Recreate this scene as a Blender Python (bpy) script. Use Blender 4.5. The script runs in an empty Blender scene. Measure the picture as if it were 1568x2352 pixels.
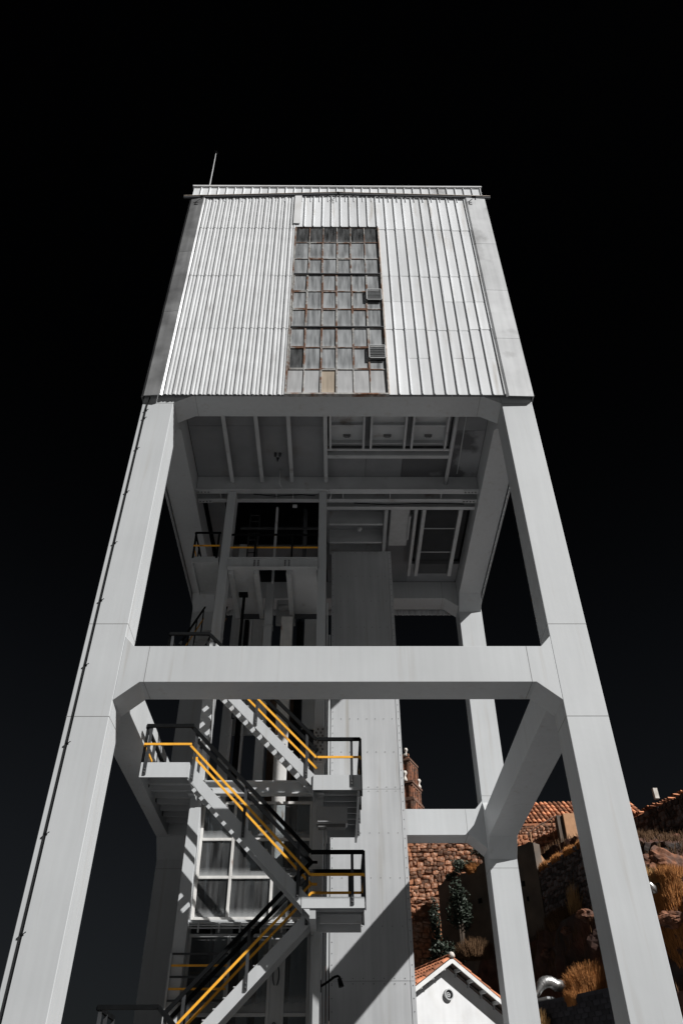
import bpy, bmesh, math, random
from mathutils import Vector, Matrix, noise as mnoise
random.seed(7)
R = math.radians
scene = bpy.context.scene
C = scene.collection

# ------------------------------------------------------------------ camera
cam_d = bpy.data.cameras.new('Camera'); cam = bpy.data.objects.new('Camera', cam_d); C.objects.link(cam)
cam_d.sensor_fit = 'HORIZONTAL'; cam_d.sensor_width = 24.0; cam_d.lens = 24.0 * 1783.47 / 1568.0
cam_d.clip_start = 0.1; cam_d.clip_end = 6000
_p, _yaw, _roll = 0.708646, 0.009768, -0.005292
F = Vector((math.sin(_yaw)*math.cos(_p), math.cos(_yaw)*math.cos(_p), math.sin(_p)))
r0 = Vector((math.cos(_yaw), -math.sin(_yaw), 0)); u0 = r0.cross(F)
RR = math.cos(_roll)*r0 + math.sin(_roll)*u0
UU = -math.sin(_roll)*r0 + math.cos(_roll)*u0
cam.matrix_world = Matrix(((RR.x, UU.x, -F.x, -0.0605), (RR.y, UU.y, -F.y, -16.0), (RR.z, UU.z, -F.z, 1.6), (0, 0, 0, 1)))
scene.camera = cam

# ------------------------------------------------------------------ sky, sun, exposure
SUN = Vector((1.0, -0.787, 1.005)).normalized()
world = bpy.data.worlds.new('World'); scene.world = world; world.use_nodes = True
nt = world.node_tree; nt.nodes.clear()
sky = nt.nodes.new('ShaderNodeTexSky'); sky.sky_type = 'NISHITA'; sky.sun_disc = False
sky.sun_elevation = math.asin(SUN.z); sky.sun_rotation = math.atan2(SUN.x, SUN.y)
sky.air_density = 1.0; sky.dust_density = 1.0; sky.ozone_density = 1.0
bg = nt.nodes.new('ShaderNodeBackground'); bg.inputs['Strength'].default_value = 0.0020
out = nt.nodes.new('ShaderNodeOutputWorld')
hs_ = nt.nodes.new('ShaderNodeHueSaturation'); hs_.inputs['Saturation'].default_value = 0.45
tcw = nt.nodes.new('ShaderNodeTexCoord'); sep_ = nt.nodes.new('ShaderNodeSeparateXYZ'); mrw = nt.nodes.new('ShaderNodeMapRange'); mrw.interpolation_type = 'SMOOTHSTEP'
mrw.inputs[1].default_value = 0.12; mrw.inputs[2].default_value = 0.80; mrw.inputs[3].default_value = 1.0; mrw.inputs[4].default_value = 0.10   # the deep sky falls off to black overhead
nt.links.new(tcw.outputs['Generated'], sep_.inputs[0]); nt.links.new(sep_.outputs[2], mrw.inputs[0])
mlw = nt.nodes.new('ShaderNodeVectorMath'); mlw.operation = 'SCALE'
nt.links.new(sky.outputs[0], hs_.inputs['Color']); nt.links.new(hs_.outputs[0], mlw.inputs[0]); nt.links.new(mrw.outputs[0], mlw.inputs['Scale'])
nt.links.new(mlw.outputs[0], bg.inputs[0]); nt.links.new(bg.outputs[0], out.inputs[0])
sd = bpy.data.lights.new('Sun', 'SUN'); sd.energy = 5.0; sd.angle = R(0.5); sd.color = (1.0, 0.985, 0.965)
sun = bpy.data.objects.new('Sun', sd); C.objects.link(sun)
sun.rotation_euler = SUN.to_track_quat('Z', 'Y').to_euler(); sun.location = (20, -20, 40)
scene.view_settings.view_transform = 'Standard'; scene.view_settings.look = 'None'
scene.view_settings.exposure = 0.27; scene.view_settings.gamma = 1.0
scene.view_settings.use_curve_mapping = False
scene.render.engine = 'CYCLES'
scene.cycles.max_bounces = 8; scene.cycles.diffuse_bounces = 5; scene.cycles.transparent_max_bounces = 12

# ------------------------------------------------------------------ materials
MATS = {}
def mat(name, col, rough=0.6, metal=0.0, var=0.12, scale=3.0, streak=0.0, bump=0.0, bscale=30.0, col2=None, c2scale=1.0, c2lo=0.5, c2hi=0.65, spec=0.4, rand=0.0, aniso=(1, 1, 1)):
    m = bpy.data.materials.new(name); m.use_nodes = True
    n = m.node_tree.nodes; l = m.node_tree.links
    b = n['Principled BSDF']; b.inputs['Roughness'].default_value = rough; b.inputs['Metallic'].default_value = metal
    b.inputs['Specular IOR Level'].default_value = spec
    tc = n.new('ShaderNodeTexCoord'); src = tc.outputs['Object']
    base = n.new('ShaderNodeRGB'); base.outputs[0].default_value = (*col, 1); cur = base.outputs[0]
    def noise(sc, mp=None, det=5.0):
        t = n.new('ShaderNodeTexNoise'); t.inputs['Scale'].default_value = sc; t.inputs['Detail'].default_value = det
        if mp:
            g = n.new('ShaderNodeMapping'); g.inputs['Scale'].default_value = mp; l.new(src, g.inputs[0]); l.new(g.outputs[0], t.inputs['Vector'])
        else: l.new(src, t.inputs['Vector'])
        return t.outputs['Fac']
    if col2:
        f = noise(c2scale, aniso); rp = n.new('ShaderNodeMapRange'); rp.inputs[1].default_value = c2lo; rp.inputs[2].default_value = c2hi
        l.new(f, rp.inputs[0]); mx = n.new('ShaderNodeMix'); mx.data_type = 'RGBA'
        l.new(rp.outputs[0], mx.inputs[0]); l.new(cur, mx.inputs[6]); mx.inputs[7].default_value = (*col2, 1); cur = mx.outputs[2]
    def modulate(fac, amt):
        nonlocal cur
        mr = n.new('ShaderNodeMapRange'); mr.inputs[1].default_value = 0.3; mr.inputs[2].default_value = 0.7
        mr.inputs[3].default_value = 1 - amt; mr.inputs[4].default_value = 1 + amt; l.new(fac, mr.inputs[0])
        vm = n.new('ShaderNodeVectorMath'); vm.operation = 'SCALE'; l.new(cur, vm.inputs[0]); l.new(mr.outputs[0], vm.inputs['Scale']); cur = vm.outputs[0]
    if var: modulate(noise(scale), var)
    if streak: modulate(noise(1.0, (7, 7, 0.35), 3.0), streak)
    if rand:
        oi = n.new('ShaderNodeObjectInfo'); modulate(oi.outputs['Random'], rand)
    l.new(cur, b.inputs['Base Color'])
    if bump:
        bp = n.new('ShaderNodeBump'); bp.inputs['Strength'].default_value = bump; bp.inputs['Distance'].default_value = 0.02
        l.new(noise(bscale), bp.inputs['Height']); l.new(bp.outputs[0], b.inputs['Normal'])
    MATS[name] = m
    return m

PAINT = mat('grey_paint', (0.485, 0.50, 0.51), 0.5, var=0.055, scale=0.45, streak=0.03, bump=0.06, bscale=5, col2=(0.40, 0.39, 0.375), c2scale=1.0, c2lo=0.60, c2hi=0.82, aniso=(4.5, 4.5, 0.22))
PAINT2 = mat('grey_paint_steel', (0.42, 0.43, 0.435), 0.5, var=0.06, scale=2, streak=0.06)
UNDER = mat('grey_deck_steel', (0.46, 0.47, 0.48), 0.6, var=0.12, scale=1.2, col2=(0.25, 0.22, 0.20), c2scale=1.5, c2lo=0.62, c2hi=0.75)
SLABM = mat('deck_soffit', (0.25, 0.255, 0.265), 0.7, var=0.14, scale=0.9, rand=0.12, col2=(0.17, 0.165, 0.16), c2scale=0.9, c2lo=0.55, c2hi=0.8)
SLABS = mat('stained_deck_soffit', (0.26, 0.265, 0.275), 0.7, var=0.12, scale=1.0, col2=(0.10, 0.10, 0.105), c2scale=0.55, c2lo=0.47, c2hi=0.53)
CASE = mat('casing_paint', (0.45, 0.46, 0.47), 0.42, var=0.07, scale=0.6, streak=0.07, bump=0.10, bscale=1.6, rand=0.05, col2=(0.33, 0.32, 0.30), c2scale=1.0, c2lo=0.60, c2hi=0.80, aniso=(4.5, 4.5, 0.2))
CLADL = mat('white_corrugated', (0.57, 0.58, 0.59), 0.5, var=0.08, scale=1.5, streak=0.10, col2=(0.42, 0.42, 0.42), c2scale=1.6, c2lo=0.62, c2hi=0.78, aniso=(2.5, 1, 0.5))
CLADR = mat('white_seamed', (0.67, 0.685, 0.70), 0.5, var=0.04, scale=0.9, streak=0.07, bump=0.12, bscale=1.3, col2=(0.47, 0.44, 0.40), c2scale=1.0, c2lo=0.58, c2hi=0.80, rand=0.07, aniso=(3.5, 1, 0.4))
RUSTEDGE = mat('rust_stain_paint', (0.50, 0.43, 0.37), 0.7, var=0.3, scale=6, streak=0.3)
GALV = mat('weathered_galvanised', (0.38, 0.385, 0.39), 0.42, metal=0.55, var=0.22, scale=1.0, streak=0.15, col2=(0.18, 0.18, 0.185), c2scale=0.8, c2lo=0.45, c2hi=0.72, rand=0.12)
GALVL = mat('pale_flashing', (0.53, 0.54, 0.55), 0.5, metal=0.1, var=0.10, scale=1.2, streak=0.08, col2=(0.27, 0.27, 0.27), c2scale=0.9, c2lo=0.56, c2hi=0.75, rand=0.06)
RUST = mat('rusty_frame', (0.17, 0.085, 0.05), 0.8, var=0.35, scale=9, col2=(0.36, 0.355, 0.34), c2scale=2.2, c2lo=0.42, c2hi=0.55)
BLACK = mat('black_rail_paint', (0.006, 0.0065, 0.007), 0.75, var=0.2, scale=5, spec=0.06)
POST = mat('charcoal_post_paint', (0.038, 0.04, 0.043), 0.5, var=0.25, scale=4)
YEL = mat('yellow_rail_paint', (0.88, 0.42, 0.035), 0.55, var=0.14, scale=3, col2=(0.40, 0.20, 0.05), c2scale=3.0, c2lo=0.60, c2hi=0.75)
DARK = mat('dark_void_steel', (0.05, 0.052, 0.056), 0.7, var=0.2, scale=2)
WOODP = mat('flaking_white_post', (0.60, 0.59, 0.57), 0.7, var=0.12, scale=3, streak=0.1, col2=(0.24, 0.13, 0.08), c2scale=2.2, c2lo=0.62, c2hi=0.72, aniso=(3, 3, 0.8))
RUSTWALL = mat('rust_brown_panel', (0.13, 0.085, 0.06), 0.8, var=0.4, scale=3, streak=0.3)
SEAM = mat('seam_dark', (0.22, 0.22, 0.22), 0.8, var=0.1)
BOLT = mat('bolt_steel', (0.12, 0.12, 0.12), 0.6, var=0.1)
BOXM = mat('cabinet_grey', (0.33, 0.335, 0.34), 0.45, var=0.06, scale=3)
CONC = mat('yard_asphalt', (0.092, 0.093, 0.095), 0.9, var=0.18, scale=0.6, bump=0.2, bscale=12)
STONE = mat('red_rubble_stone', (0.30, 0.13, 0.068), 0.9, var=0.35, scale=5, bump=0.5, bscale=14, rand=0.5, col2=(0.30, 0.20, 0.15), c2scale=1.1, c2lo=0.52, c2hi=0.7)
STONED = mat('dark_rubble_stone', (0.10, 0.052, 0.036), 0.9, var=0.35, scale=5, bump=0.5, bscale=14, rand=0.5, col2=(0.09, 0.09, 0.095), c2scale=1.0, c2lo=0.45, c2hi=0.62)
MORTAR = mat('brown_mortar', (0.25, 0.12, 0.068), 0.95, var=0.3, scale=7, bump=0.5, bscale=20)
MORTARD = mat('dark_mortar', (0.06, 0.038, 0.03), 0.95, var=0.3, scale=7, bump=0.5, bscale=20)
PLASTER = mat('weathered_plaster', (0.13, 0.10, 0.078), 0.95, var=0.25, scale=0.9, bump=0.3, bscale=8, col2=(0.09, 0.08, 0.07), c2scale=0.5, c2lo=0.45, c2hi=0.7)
PLASTERO = mat('ochre_block', (0.48, 0.27, 0.15), 0.9, var=0.15, scale=2)
WHITE = mat('white_render', (0.64, 0.645, 0.65), 0.9, var=0.08, scale=1.0, streak=0.04, col2=(0.54, 0.53, 0.51), c2scale=1.2, c2lo=0.5, c2hi=0.85, aniso=(1.5, 1.5, 0.7), bump=0.1, bscale=40)
WOODW = mat('white_painted_timber', (0.62, 0.62, 0.61), 0.6, var=0.12, scale=4)
SOFFIT = mat('brown_soffit_board', (0.16, 0.12, 0.10), 0.8, var=0.25, scale=4)
TILE = mat('terracotta_tile', (0.42, 0.16, 0.08), 0.85, var=0.25, scale=6, rand=0.35, bump=0.2, bscale=30)
TILEO = mat('old_barrel_tile', (0.42, 0.17, 0.085), 0.9, var=0.4, scale=4, rand=0.5, bump=0.3, bscale=20, col2=(0.26, 0.16, 0.11), c2scale=1.5, c2lo=0.5, c2hi=0.65)
ROCK = mat('red_rock', (0.12, 0.05, 0.032), 0.95, var=0.5, scale=0.9, bump=0.9, bscale=3.5, col2=(0.045, 0.042, 0.04), c2scale=0.35, c2lo=0.42, c2hi=0.62)
ROCKL = mat('orange_boulder', (0.22, 0.095, 0.052), 0.95, var=0.5, scale=4, bump=1.0, bscale=7, col2=(0.10, 0.055, 0.04), c2scale=2.0, c2lo=0.45, c2hi=0.6)
BRICK = mat('church_brick', (0.24, 0.105, 0.06), 0.9, var=0.5, scale=2.6, bump=0.6, bscale=5, col2=(0.13, 0.08, 0.06), c2scale=0.9, c2lo=0.45, c2hi=0.62, aniso=(1, 1, 3))
BRICKD = mat('church_cornice', (0.15, 0.085, 0.06), 0.9, var=0.4, scale=3)
PALES = mat('pale_weathered_stone', (0.62, 0.58, 0.53), 0.9, var=0.2, scale=3)
GRASS = mat('dry_grass', (0.37, 0.155, 0.045), 0.9, var=0.25, scale=2, rand=0.1)
GRASSP = mat('pale_dry_grass', (0.42, 0.25, 0.10), 0.9, var=0.25, scale=2)
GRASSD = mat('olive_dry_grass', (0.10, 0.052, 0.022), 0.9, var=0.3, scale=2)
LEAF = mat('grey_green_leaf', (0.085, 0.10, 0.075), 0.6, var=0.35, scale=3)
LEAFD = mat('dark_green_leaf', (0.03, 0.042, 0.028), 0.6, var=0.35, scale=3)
BARK = mat('bark', (0.08, 0.06, 0.045), 0.9, var=0.3)
DUCTM = mat('spiral_duct_metal', (0.62, 0.62, 0.61), 0.32, metal=0.85, var=0.08)
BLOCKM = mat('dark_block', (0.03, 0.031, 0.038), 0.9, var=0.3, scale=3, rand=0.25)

def glass_mat(name, dirt_glow, dcol, lo, hi, alpha_glass=0.75, scale=2.0):
    """dirty glass: clear reflecting pane under patchy vertical dust"""
    m = bpy.data.materials.new(name); m.use_nodes = True; n = m.node_tree.nodes; l = m.node_tree.links
    b = n['Principled BSDF']; o = n['Material Output']
    b.inputs['Base Color'].default_value = (*dcol, 1); b.inputs['Roughness'].default_value = 0.6
    tr = n.new('ShaderNodeBsdfTransparent'); tr.inputs[0].default_value = (0.78, 0.82, 0.84, 1)
    gl = n.new('ShaderNodeBsdfGlossy'); gl.inputs['Roughness'].default_value = 0.03
    fr = n.new('ShaderNodeFresnel'); fr.inputs[0].default_value = 1.5
    mg = n.new('ShaderNodeMixShader'); l.new(fr.outputs[0], mg.inputs[0]); l.new(tr.outputs[0], mg.inputs[1]); l.new(gl.outputs[0], mg.inputs[2])
    tc = n.new('ShaderNodeTexCoord')
    oi = n.new('ShaderNodeObjectInfo')
    ad = n.new('ShaderNodeVectorMath'); ad.operation = 'ADD'
    sc = n.new('ShaderNodeVectorMath'); sc.operation = 'SCALE'; sc.inputs[0].default_value = (31, 7, 19); l.new(oi.outputs['Random'], sc.inputs['Scale'])
    l.new(tc.outputs['Object'], ad.inputs[0]); l.new(sc.outputs[0], ad.inputs[1])
    mp = n.new('ShaderNodeMapping'); mp.inputs['Scale'].default_value = (3.6, 3.6, 0.45); l.new(ad.outputs[0], mp.inputs[0])
    t = n.new('ShaderNodeTexNoise'); t.inputs['Scale'].default_value = scale; t.inputs['Detail'].default_value = 2.5; l.new(mp.outputs[0], t.inputs['Vector'])
    mr = n.new('ShaderNodeMapRange'); mr.inputs[1].default_value = 0.3; mr.inputs[2].default_value = 0.72
    mr.inputs[3].default_value = lo; mr.inputs[4].default_value = hi; l.new(t.outputs['Fac'], mr.inputs[0])
    # dust, and on the lift glass a painted glow, along each pane's bottom
    sep = n.new('ShaderNodeSeparateXYZ'); l.new(tc.outputs['Generated'], sep.inputs[0])
    e = n.new('ShaderNodeMapRange'); e.interpolation_type = 'SMOOTHSTEP'
    e.inputs[1].default_value = 0.28; e.inputs[2].default_value = 0.0; e.inputs[3].default_value = 0.0; e.inputs[4].default_value = dirt_glow
    l.new(sep.outputs[2], e.inputs[0])
    a2 = n.new('ShaderNodeMath'); a2.operation = 'ADD'; a2.use_clamp = True; l.new(mr.outputs[0], a2.inputs[0]); l.new(e.outputs[0], a2.inputs[1])
    mx = n.new('ShaderNodeMixShader'); l.new(a2.outputs[0], mx.inputs[0]); l.new(mg.outputs[0], mx.inputs[1]); l.new(b.outputs[0], mx.inputs[2])
    l.new(mx.outputs[0], o.inputs[0])
    return m
GL_DARK = glass_mat('dark_window_glass', 0.15, (0.30, 0.31, 0.315), 0.02, 0.35)  # thinner pale layer, so these panes read darker
GL_MID = glass_mat('dusty_window_glass', 0.25, (0.34, 0.355, 0.365), 0.35, 0.95)
GL_PALE = glass_mat('pale_window_panel', 0.2, (0.42, 0.425, 0.43), 0.75, 1.0)
GL_RUST = glass_mat('rust_streaked_panel', 0.2, (0.42, 0.35, 0.27), 0.7, 1.0)
GL_LIFT = glass_mat('dusty_lift_glass', 0.45, (0.45, 0.46, 0.465), 0.03, 0.16)  # paler bottom edge is a soft glow painted over the thin dust

# ------------------------------------------------------------------ helpers
OFF = {}
class B:
    def __init__(s): s.v = []; s.f = []
    def box(s, x0, x1, y0, y1, z0, z1):
        k = len(s.v)
        s.v += [(x0,y0,z0),(x1,y0,z0),(x1,y1,z0),(x0,y1,z0),(x0,y0,z1),(x1,y0,z1),(x1,y1,z1),(x0,y1,z1)]
        s.f += [tuple(k+i for i in q) for q in ((0,3,2,1),(4,5,6,7),(0,1,5,4),(1,2,6,5),(2,3,7,6),(3,0,4,7))]
        return s
    def prism(s, poly, a0, a1, axis='y'):
        """poly in the plane across axis: y -> (x,z), x -> (y,z), z -> (x,y)"""
        k = len(s.v); n = len(poly)
        for a in (a0, a1):
            for (p, q) in poly:
                s.v.append({'y': (p, a, q), 'x': (a, p, q), 'z': (p, q, a)}[axis])
        s.f.append(tuple(k+i for i in range(n))); s.f.append(tuple(k+n+i for i in reversed(range(n))))
        for i in range(n):
            j = (i+1) % n; s.f.append((k+i, k+n+i, k+n+j, k+j))
        return s
    def bar(s, p, q, w, h, up=(0, 0, 1)):
        p = Vector(p); q = Vector(q); d = (q-p).normalized(); u = Vector(up)
        if abs(d.dot(u)) > 0.98: u = Vector((0, 1, 0))
        sd_ = d.cross(u).normalized(); u = sd_.cross(d).normalized()
        k = len(s.v)
        for c in (p, q):
            for a, b in ((-1,-1),(1,-1),(1,1),(-1,1)):
                s.v.append(tuple(c + sd_*a*w/2 + u*b*h/2))
        s.f += [tuple(k+i for i in t) for t in ((3,2,1,0),(4,5,6,7),(0,1,5,4),(1,2,6,5),(2,3,7,6),(3,0,4,7))]
        return s
    def tube(s, pts, r, n=8, cap=True):
        pts = [Vector(p) for p in pts]; k = len(s.v); rs = r if isinstance(r, (list, tuple)) else [r]*len(pts)
        for i, p in enumerate(pts):
            d = (pts[min(i+1, len(pts)-1)] - pts[max(i-1, 0)]).normalized()
            u = Vector((0, 0, 1)) if abs(d.z) < 0.95 else Vector((0, 1, 0))
            a = d.cross(u).normalized(); b = a.cross(d).normalized()
            for j in range(n):
                t = 2*math.pi*j/n; s.v.append(tuple(p + (a*math.cos(t) + b*math.sin(t))*rs[i]))
        for i in range(len(pts)-1):
            for j in range(n):
                j2 = (j+1) % n; s.f.append((k+i*n+j, k+i*n+j2, k+(i+1)*n+j2, k+(i+1)*n+j))
        if cap:
            s.f.append(tuple(k+j for j in reversed(range(n)))); m = k+(len(pts)-1)*n; s.f.append(tuple(m+j for j in range(n)))
        return s
    def quad(s, a, b, c, d):
        k = len(s.v); s.v += [tuple(a), tuple(b), tuple(c), tuple(d)]; s.f.append((k, k+1, k+2, k+3)); return s
    def lathe(s, prof, cx, cy, n=12):
        k = len(s.v)
        for (r, z) in prof:
            for j in range(n):
                t = 2*math.pi*j/n; s.v.append((cx+r*math.cos(t), cy+r*math.sin(t), z))
        for i in range(len(prof)-1):
            for j in range(n):
                j2 = (j+1) % n; s.f.append((k+i*n+j, k+i*n+j2, k+(i+1)*n+j2, k+(i+1)*n+j))
        s.f.append(tuple(k+j for j in reversed(range(n)))); m = k+(len(prof)-1)*n; s.f.append(tuple(m+j for j in range(n)))
        return s
    def build(s, name, material, parent=None, bevel=0.0, smooth=False, kind=None, fix=True):
        o = Vector(OFF.get(parent.name if parent else '', (0, 0, 0)))
        me = bpy.data.meshes.new(name); me.from_pydata([(a-o.x, b-o.y, c-o.z) for a, b, c in s.v], [], s.f)
        if fix:
            bm = bmesh.new(); bm.from_mesh(me); bmesh.ops.recalc_face_normals(bm, faces=bm.faces[:]); bm.to_mesh(me); bm.free()
        me.materials.append(material)
        if smooth:
            for p in me.polygons: p.use_smooth = True
        ob = bpy.data.objects.new(name, me); C.objects.link(ob)
        if parent: ob.parent = parent
        OFF[ob.name] = tuple(o)
        if bevel:
            md = ob.modifiers.new('bevel', 'BEVEL'); md.width = bevel; md.segments = 2; md.limit_method = 'ANGLE'; md.angle_limit = R(40)
        if kind: ob['kind'] = kind
        return ob
def tag(o, label, cat, group=None):
    o['label'] = label; o['category'] = cat
    if group: o['group'] = group
    return o
def thing(name, label, cat, loc=(0, 0, 0), rotz=0.0, group=None):
    o = bpy.data.objects.new(name, None); C.objects.link(o); o.location = loc; o.rotation_euler = (0, 0, rotz); o.empty_display_size = 0.3
    OFF[o.name] = (0, 0, 0) if rotz else tuple(loc)      # rotated things: parts in local coordinates
    return tag(o, label, cat, group)
def struct(o): o['kind'] = 'structure'; return o
def inst(name, me, parent, loc, rot=(0, 0, 0), scale=(1, 1, 1)):
    o = bpy.data.objects.new(name, me); C.objects.link(o); o.parent = parent
    f = Vector(OFF.get(parent.name, (0, 0, 0))); o.location = Vector(loc) - f; o.rotation_euler = rot; o.scale = scale
    OFF[o.name] = (0, 0, 0)
    return o

# ================================================================== SETTING
g = B(); g.quad((-3000, -3000, 0), (3000, -3000, 0), (3000, 3000, 0), (-3000, 3000, 0))
struct(g.build('ground', CONC))

def fbm(x, y, z=0.0, o=4):
    v = 0; a = 1; f = 1
    for i in range(o):
        v += a*mnoise.noise((x*f, y*f, z+7.3*i)); a *= 0.5; f *= 2.1
    return v
STEPS = [(11.3, 12.5, 7.2), (13.9, 15.3, 4.6), (17.8, 18.9, 3.0), (21.6, 22.9, 4.6)]
NS, TS = Vector((0.93, 0.37, 0)), Vector((-0.37, 0.93, 0))
def step_h(s, y=60.0):
    h = 0.0
    for a, b, dz in STEPS:
        if a > 20: dz *= min(1, max(0, (y-28)/13.0))
        elif a > 16: dz *= min(1, max(0, (y-20)/12.0))
        h += dz*min(1, max(0, (s-a)/(b-a))) + (0.07*min(s-b, 2.6) if s > b else 0)
    return h
def ramp_y(y):
    r = min(1, max(0, (y-13)/6.5)); return r*r*(3-2*r)
def hill_h(x, y): return step_h(0.93*x + 0.37*(y-20), y)*ramp_y(y)
sl = [9.5]
for a, b, dz in STEPS:
    while sl[-1] < a-0.35: sl.append(min(a-0.2, sl[-1]+0.5))
    n_ = int(dz/0.28)
    sl += [a+(b-a)*k/n_ for k in range(n_+1)]
while sl[-1] < 75: sl.append(sl[-1]+1.2)
hv = []; hf = []; nt_ = 300
for s_ in sl:
    for k in range(nt_):
        t_ = -16 + 0.30*k
        p = Vector((0, 20, 0)) + NS*s_ + TS*t_
        h = step_h(s_, p.y)*ramp_y(p.y)
        w = min(1, h/1.5)
        d = 0.95*fbm(t_*0.13, s_*0.06, 1.0, 3) + 0.55*fbm(t_*0.9, h*0.28, 5.0, 4) + 0.16*abs(fbm(t_*2.6, h*1.3, 8.0, 3))
        q = p + NS*d*w
        hv.append((q.x, q.y, h - 0.02 - 0.3*(1-w) + w*0.32*fbm(p.x*0.7, p.y*0.7, 4.0, 4)))
for j in range(len(sl)-1):
    for i in range(nt_-1):
        a = j*nt_+i; hf.append((a, a+nt_, a+nt_+1, a+1))
hb = B(); hb.v = hv; hb.f = hf
from mathutils.bvhtree import BVHTree
HILL = BVHTree.FromPolygons(hv, hf)
def drop(x, y):
    r = HILL.ray_cast(Vector((x, y, 60)), Vector((0, 0, -1))); return r[0].z if r[0] else 0.0
struct(hb.build('hillside', ROCK, fix=False))

# ================================================================== HEADFRAME
W, WL, DL, YB, YE = 6.0, 5.06, 0.87, 11.17, 12.04
ZB, ZT = 10.2, 11.14
hfm = thing('headframe', 'tall grey box-section portal frame carrying the white clad house', 'headframe', (0, 6, 0))
def leg(x0, x1, y0, y1):
    b = B(); b.box(x0, x1, y0, y1, 0, 20.6); o = b.build('leg', PAINT, hfm, bevel=0.012)
    f = B(); f.box(x0-0.35, x1+0.35, y0-0.35, y1+0.35, 0, 0.35); f.build('footing', CONC, o)
    for z in (9.35, 11.75, 19.72):
        s = B(); s.box(x0-0.003, x1+0.003, y0-0.003, y1+0.003, z, z+0.012); s.build('weld_seam', SEAM, o)
    return o
leg(-W, -WL, 0, DL); leg(WL, W, 0, DL); leg(-W, -WL, YB, YE); leg(WL, W, YB, YE)
def beam_x(y0, y1, z0, z1, hl=0.45, hu=0.28, up=True):
    p = [(-WL, z0-hl), (-WL+0.52, z0), (WL-0.52, z0), (WL, z0-hl)]
    p += ([(WL, z1+hu), (WL-0.26, z1), (-WL+0.26, z1), (-WL, z1+hu)] if up else [(WL, z1), (-WL, z1)])
    o = B().prism(p, y0, y1, 'y').build('crossbeam', PAINT, hfm, bevel=0.01)
    for x in (-WL+0.62, WL-0.62):
        B().box(x, x+0.012, y0-0.003, y1+0.003, z0-0.003, z1-0.01).build('weld_seam', SEAM, o)
    return o
def beam_y(x0, x1, z0, z1, hl=0.45, hu=0.28, up=True):
    p = [(DL, z0-hl), (DL+0.5, z0), (YB-0.55, z0), (YB, z0-hl-0.12)]
    p += ([(YB, z1+hu+0.1), (YB-0.3, z1), (DL+0.26, z1), (DL, z1+hu)] if up else [(YB, z1), (DL, z1)])
    return B().prism(p, x0, x1, 'x').build('side_beam', PAINT, hfm, bevel=0.01)
beam_x(0.004, DL-0.004, ZB, ZT); beam_x(YB+0.004, YE-0.004, 10.42, 11.30)
beam_y(-W+0.004, -WL-0.004, ZB, ZT); beam_y(WL+0.004, W-0.004, ZB, ZT)
beam_x(0.02, DL-0.004, 20.08, 20.95, hl=0.32, up=False); beam_x(YB+0.004, YE-0.02, 20.10, 20.95, hl=0.40, up=False)
beam_y(-W+0.02, -WL-0.004, 20.0, 20.95, up=False); beam_y(WL+0.004, W-0.02, 20.0, 20.95, up=False)

# ---- deck under the house: soffit plates, joists, girders, hatches, grating
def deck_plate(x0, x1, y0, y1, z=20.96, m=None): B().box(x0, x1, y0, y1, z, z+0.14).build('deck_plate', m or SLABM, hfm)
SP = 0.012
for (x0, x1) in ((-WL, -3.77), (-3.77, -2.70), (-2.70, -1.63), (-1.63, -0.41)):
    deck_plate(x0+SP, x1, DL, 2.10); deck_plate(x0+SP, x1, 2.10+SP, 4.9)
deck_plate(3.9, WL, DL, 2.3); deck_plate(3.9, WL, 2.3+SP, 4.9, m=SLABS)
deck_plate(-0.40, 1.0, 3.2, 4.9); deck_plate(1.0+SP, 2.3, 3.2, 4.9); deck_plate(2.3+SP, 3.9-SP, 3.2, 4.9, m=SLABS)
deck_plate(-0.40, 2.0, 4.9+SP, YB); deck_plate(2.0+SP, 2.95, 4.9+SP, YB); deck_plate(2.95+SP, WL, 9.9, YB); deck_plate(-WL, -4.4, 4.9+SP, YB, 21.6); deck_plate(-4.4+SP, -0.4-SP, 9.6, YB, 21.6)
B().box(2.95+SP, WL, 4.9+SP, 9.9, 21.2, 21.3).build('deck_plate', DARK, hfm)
def joist(x, y0, y1, z0=20.60, w=0.13):
    b = B(); b.box(x-w/2, x+w/2, y0, y1, z0, z0+0.02); b.box(x-0.012, x+0.012, y0, y1, z0+0.02, 20.955); b.build('joist', UNDER, hfm)
for x in (-3.77, -2.70, -1.63, -0.41): joist(x, DL+0.005, 4.55)
# stained pipe-like trimmer on the right
B().tube([(3.94, 0.9, 20.62), (3.90, 4.6, 20.62)], 0.07, 8).build('trimmer_pipe', UNDER, hfm, smooth=True)
def girder(y, z0, fl=0.2, x0=-WL+0.01, x1=WL-0.01):
    b = B(); b.box(x0, x1, y-fl/2, y+fl/2, z0, z0+0.03); b.box(x0, x1, y-0.012, y+0.012, z0+0.03, 20.95)
    o = b.build('girder', UNDER, hfm)
    return o
g1 = girder(4.62, 20.24, 0.24); g2 = girder(5.12, 20.24, 0.18); g3 = girder(5.58, 20.28, 0.16, -0.4, WL-0.01)
for x in (-4.2, -2.2, -1.6, 0.2, 1.9, 3.75): B().box(x-0.015, x+0.015, 4.64, 5.10, 20.28, 20.55).build('stiffener', UNDER, g1)
for x, sgn in ((-WL+0.28, 1), (WL-0.3, -1)):
    for gy in (4.62, 5.12):
        p_ = B().box(x-0.25, x+0.25, gy-0.09, gy+0.09, 20.215, 20.238).build('splice_plate', PAINT2, hfm)
        for k in range(4): B().lathe([(0.028, 20.19), (0.028, 20.214)], x-0.18+0.12*k, gy, 8).build('bolt', BOLT, p_)
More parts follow.
